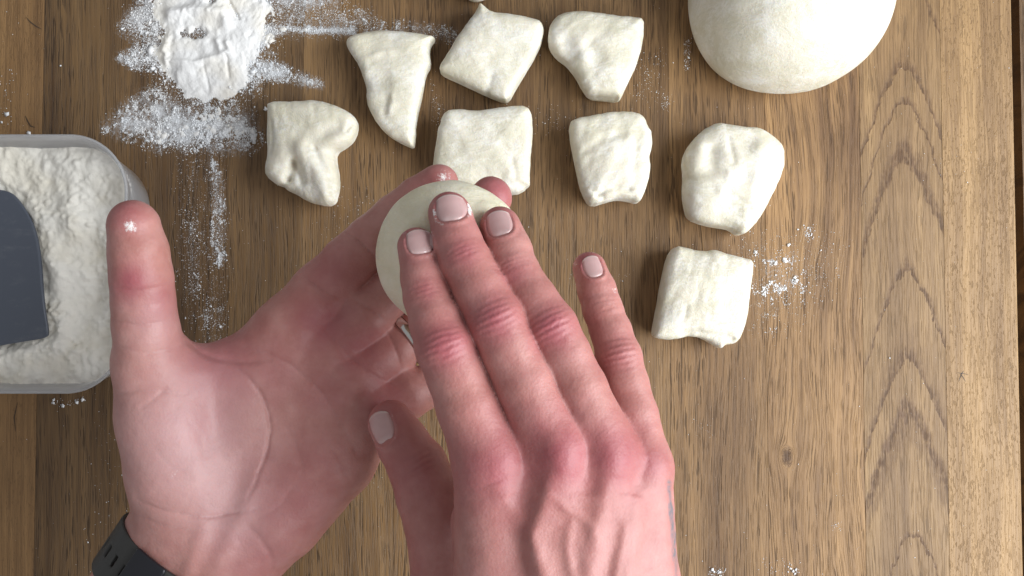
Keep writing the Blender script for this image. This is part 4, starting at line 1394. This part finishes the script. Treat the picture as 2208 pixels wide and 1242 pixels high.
# scattered grains
rng = np.random.default_rng(5)
spots = [  # polygon px, soft px, grains, clump, mean size mm
    ([(310, -40), (590, -40), (590, 60), (575, 130), (555, 185), (500, 220), (400, 230), (350, 180), (318, 110), (310, 50)], 30, 15000, 0.6, 0.19),
    ([(300, -40), (610, -40), (590, 60), (560, 190), (500, 225), (400, 235), (345, 180), (310, 110)], 50, 7000, 0.3, 0.14),
    ([(265, 240), (340, 195), (380, 225), (450, 235), (540, 250), (556, 300), (540, 318), (430, 318), (350, 320), (300, 300), (230, 275)], 24, 13000, 0.92, 0.17),
    ([(330, 290), (400, 285), (420, 265), (470, 250), (530, 265), (552, 300), (530, 316), (470, 300), (420, 312), (350, 318)], 14, 6500, 0.75, 0.22),
    ([(262, 125), (330, 90), (345, 145), (290, 140)], 16, 3200, 0.7, 0.18), ([(270, 60), (320, -10), (345, 60), (320, 95)], 24, 2600, 0.6, 0.17),
    ([(560, 52), (650, 58), (768, 62), (768, 74), (620, 66), (562, 100)], 7, 3000, 0.5, 0.16), ([(560, 0), (700, 15), (790, 30), (790, 70), (600, 66)], 26, 3600, 0.6, 0.13),
    ([(540, 125), (620, 150), (690, 182), (600, 172), (545, 165)], 14, 3000, 0.7, 0.17),
    ([(580, -20), (760, -20), (700, 20), (600, 25)], 24, 2200, 0.4, 0.13), ([(780, 40), (900, 50), (985, 66), (985, 88), (930, 82), (790, 74)], 12, 1300, 0.75, 0.15),
    ([(456, 340), (482, 380), (484, 560), (470, 575), (458, 520), (460, 440)], 8, 2000, 0.85, 0.17), ([(385, 320), (480, 320), (486, 700), (440, 740), (385, 620)], 24, 2000, 0.6, 0.12),
    ([(440, 640), (486, 660), (484, 730), (440, 735)], 14, 420, 0.6, 0.13), ([(400, 480), (425, 470), (430, 650), (405, 640)], 10, 500, 0.5, 0.13),
    ([(1625, 545), (1700, 555), (1735, 590), (1720, 640), (1640, 660), (1628, 600)], 22, 900, 0.92, 0.20), ([(1590, 515), (1800, 520), (1800, 600), (1660, 720), (1630, 700)], 45, 1500, 0.5, 0.12),
    ([(1735, 490), (1758, 488), (1750, 515), (1735, 520)], 8, 90, 0.5, 0.2), ([(1475, 90), (1490, 85), (1486, 150), (1476, 150)], 5, 160, 0.3, 0.13),
    ([(1370, 130), (1420, 110), (1440, 230), (1380, 210)], 25, 220, 0.5, 0.12), ([(1425, 205), (1445, 205), (1442, 240), (1430, 240)], 5, 60, 0.3, 0.15),
    ([(1530, 1225), (1560, 1225), (1560, 1242), (1530, 1242)], 8, 70, 0.5, 0.2), ([(1640, 1205), (1720, 1215), (1720, 1238), (1650, 1238)], 14, 70, 0.5, 0.18),
    ([(1495, 905), (1530, 900), (1530, 940), (1495, 940)], 14, 30, 0.2, 0.12), ([(1795, 1125), (1815, 1125), (1815, 1145), (1795, 1145)], 6, 30, 0.2, 0.14),
    ([(110, 858), (185, 850), (185, 872), (115, 876)], 6, 30, 0.5, 0.22), ([(0, 150), (30, 150), (30, 270), (0, 270)], 10, 50, 0.5, 0.18),
    ([(200, 860), (300, 900), (270, 1100), (190, 1240)], 25, 90, 0.2, 0.15), ([(1230, 590), (1370, 590), (1330, 620), (1240, 620)], 14, 90, 0.2, 0.12),
    ([(930, 170), (960, 240), (945, 300), (935, 260)], 10, 110, 0.3, 0.13), ([(1140, 235), (1250, 235), (1250, 290), (1140, 290)], 16, 80, 0.3, 0.14),
    ([(0, 0), (2180, 0), (2190, 1242), (0, 1242)], 4, 900, 0.0, 0.12), ([(700, 400), (800, 420), (780, 520), (690, 500)], 30, 120, 0.2, 0.11), ([(1990, 330), (2130, 330), (2130, 380), (1990, 380)], 16, 26, 0.2, 0.14)]
C_, S_ = [], []
for poly, s, cnt, cl, size in spots:
    poly = np.array(poly, float)
    lo2 = poly.min(0) - s; hi2 = poly.max(0) + s
    got = 0
    for _ in range(60):
        m = int(cnt * 3)
        q = lo2 + rng.random((m, 2)) * (hi2 - lo2)
        dens = in_poly(q[:, 0], q[:, 1], poly, s)
        w = P(q[:, 0], q[:, 1], 0)[:, :2]
        if cl > 0:
            nz = fbm(w * np.array([1.0, 0.75]), 2.4, 2, 61) + 0.45 * fbm(w, 9.0, 2, 62)
            dens = dens * ((1 - cl) * 0.45 + 1.3 * cl * smoothstep(-0.05, 0.6, nz) ** 1.5)
        ok = rng.random(m) < dens
        w = w[ok][:cnt - got]
        C_.append(w); S_.append(np.clip(size * 0.82 * np.exp(rng.normal(0, 0.5, len(w))), 0.06, 0.9))
        got += len(w)
        if got >= cnt: break
# a thin film of dust between the grains
film_pts = [(P(205, 760, 0), P(1010, -40, 0)), (P(1570, 740, 0), P(1840, 470, 0))]
fV, fQ, fD, base_i = [], [], [], 0
for a, b in film_pts:
    gx = np.arange(a[0], b[0], 1.3); gy = np.arange(a[1], b[1], 1.3)
    GX, GY = np.meshgrid(gx, gy, indexing='ij')
    xy = np.stack([GX.ravel(), GY.ravel()], 1)
    pf2, qf2 = to_px(np.concatenate([xy, np.zeros((len(xy), 1))], 1))
    dn = np.zeros(len(xy))
    for poly, s, cnt, cl, size in spots:
        if cnt < 400 or (poly[1][0] - poly[0][0]) > 1500: continue
        poly = np.array(poly, float)
        area_px = 0.5 * abs(np.dot(poly[:, 0], np.roll(poly[:, 1], 1)) - np.dot(poly[:, 1], np.roll(poly[:, 0], 1)))
        dens_ = min(1.0, cnt / area_px * 1.3)
        dn = np.maximum(dn, dens_ * in_poly(pf2, qf2, poly, s * 1.6))
    dn = dn * (0.6 + 0.7 * np.clip(fbm(xy, 8.0, 3, 63), -0.8, 1))
    idx = np.arange(len(xy)).reshape(GX.shape)
    q4 = np.stack([idx[:-1, :-1], idx[1:, :-1], idx[1:, 1:], idx[:-1, 1:]], -1).reshape(-1, 4)
    q4 = q4[dn[q4].max(1) > 0.015]
    us = np.unique(q4); rm = np.full(len(xy), -1, int); rm[us] = np.arange(len(us))
    fV.append(np.concatenate([xy[us], np.full((len(us), 1), 0.05)], 1)); fD.append(dn[us]); fQ.append(rm[q4] + base_i)
    base_i += len(us)
mf = N('flour_film')
cf = mf.coords()
al = mf.math('ADD', mf.math('ADD', mf.math('MULTIPLY', mf.noise(cf, 650.0, 3.0, 0.65), 0.7), mf.math('MULTIPLY', mf.noise(mf.vmul(cf, (1500.0, 700.0, 1.0)), 1.0, 3.0, 0.7), 0.5)), mf.math('MULTIPLY', mf.attr('amount'), 0.75))
al = mf.math('MULTIPLY', mf.ramp(al, 0.62, 1.25, 0.0, 0.85), mf.ramp(mf.attr('amount'), 0.0, 0.12))
sh_d = mf.node('ShaderNodeBsdfDiffuse', {0: (0.84, 0.85, 0.87)})
sh_t = mf.node('ShaderNodeBsdfTransparent')
sh_m = mf.node('ShaderNodeMixShader', {0: al, 1: sh_t.outputs[0], 2: sh_d.outputs[0]})
mf.t.links.new(sh_m.outputs[0], mf.out.inputs[0])
o = mesh_np('flour_film', np.concatenate(fV), [np.concatenate(fQ)], mf.m, attrs=dict(amount=np.concatenate(fD)))
tag(o, 'thin film of flour dust rubbed over the wood', 'flour', kind='stuff')
# single crumbs that read one by one
for x, y, r in [(325, 112, 2.2), (332, 152, 1.6), (545, 155, 1.6), (17, 247, 1.5), (5, 263, 0.8), (62, 288, 1.2), (116, 866, 1.0), (136, 873, 0.9), (165, 867, 1.0), (178, 862, 1.0), (265, 62, .8), (131, 142, .6),
                (1918, 772, .5), (858, 1072, .7), (575, 235, 0.9), (1690, 560, 1.0), (1716, 600, 1.1), (1670, 570, 1.0), (1629, 548, .9), (1701, 527, .9), (1660, 610, .8), (500, 190, 1.2), (520, 200, 1.0), (1706, 1228, .9), (1716, 1232, .7), (1538, 1232, .9), (1550, 1236, .7)]:
    for k in range(3):
        w = P(x + rng.normal(0, 2.2) * (r > .6), y + rng.normal(0, 2.2) * (r > .6), 0)[:2]
        C_.append(w[None]); S_.append(np.array([r * (1 - 0.25 * k)]))
# crumbs in the box too come with the box flour (sheet); here only the table
C_ = np.concatenate(C_); S_ = np.concatenate(S_)
oct_v = np.array([(1, 0, 0), (-1, 0, 0), (0, 1, 0), (0, -1, 0), (0, 0, 1), (0, 0, -1)], float)
oct_f = np.array([(0, 2, 4), (2, 1, 4), (1, 3, 4), (3, 0, 4), (2, 0, 5), (1, 2, 5), (3, 1, 5), (0, 3, 5)])
ng = len(C_)
ang = rng.random(ng) * 6.283
ca, sa = np.cos(ang), np.sin(ang)
jit = 1 + rng.uniform(-0.35, 0.35, (ng, 6, 3))
v = oct_v[None] * jit * S_[:, None, None]
el = 1 + rng.random(ng) * 0.7
v[:, :, 0] *= el[:, None]; v[:, :, 2] *= 0.75
vx = v[:, :, 0] * ca[:, None] - v[:, :, 1] * sa[:, None]
vy = v[:, :, 0] * sa[:, None] + v[:, :, 1] * ca[:, None]
Vg = np.stack([vx + C_[:, :1], vy + C_[:, 1:2], v[:, :, 2] + S_[:, None] * 0.6 + 0.02], -1).reshape(-1, 3)
Fg = (oct_f[None] + (np.arange(ng) * 6)[:, None, None]).reshape(-1, 3)
o = mesh_np('flour_grains', Vg, [Fg], M_GRAIN)
tag(o, 'fine white flour grains scattered over the table', 'flour', kind='stuff')

lap('end')
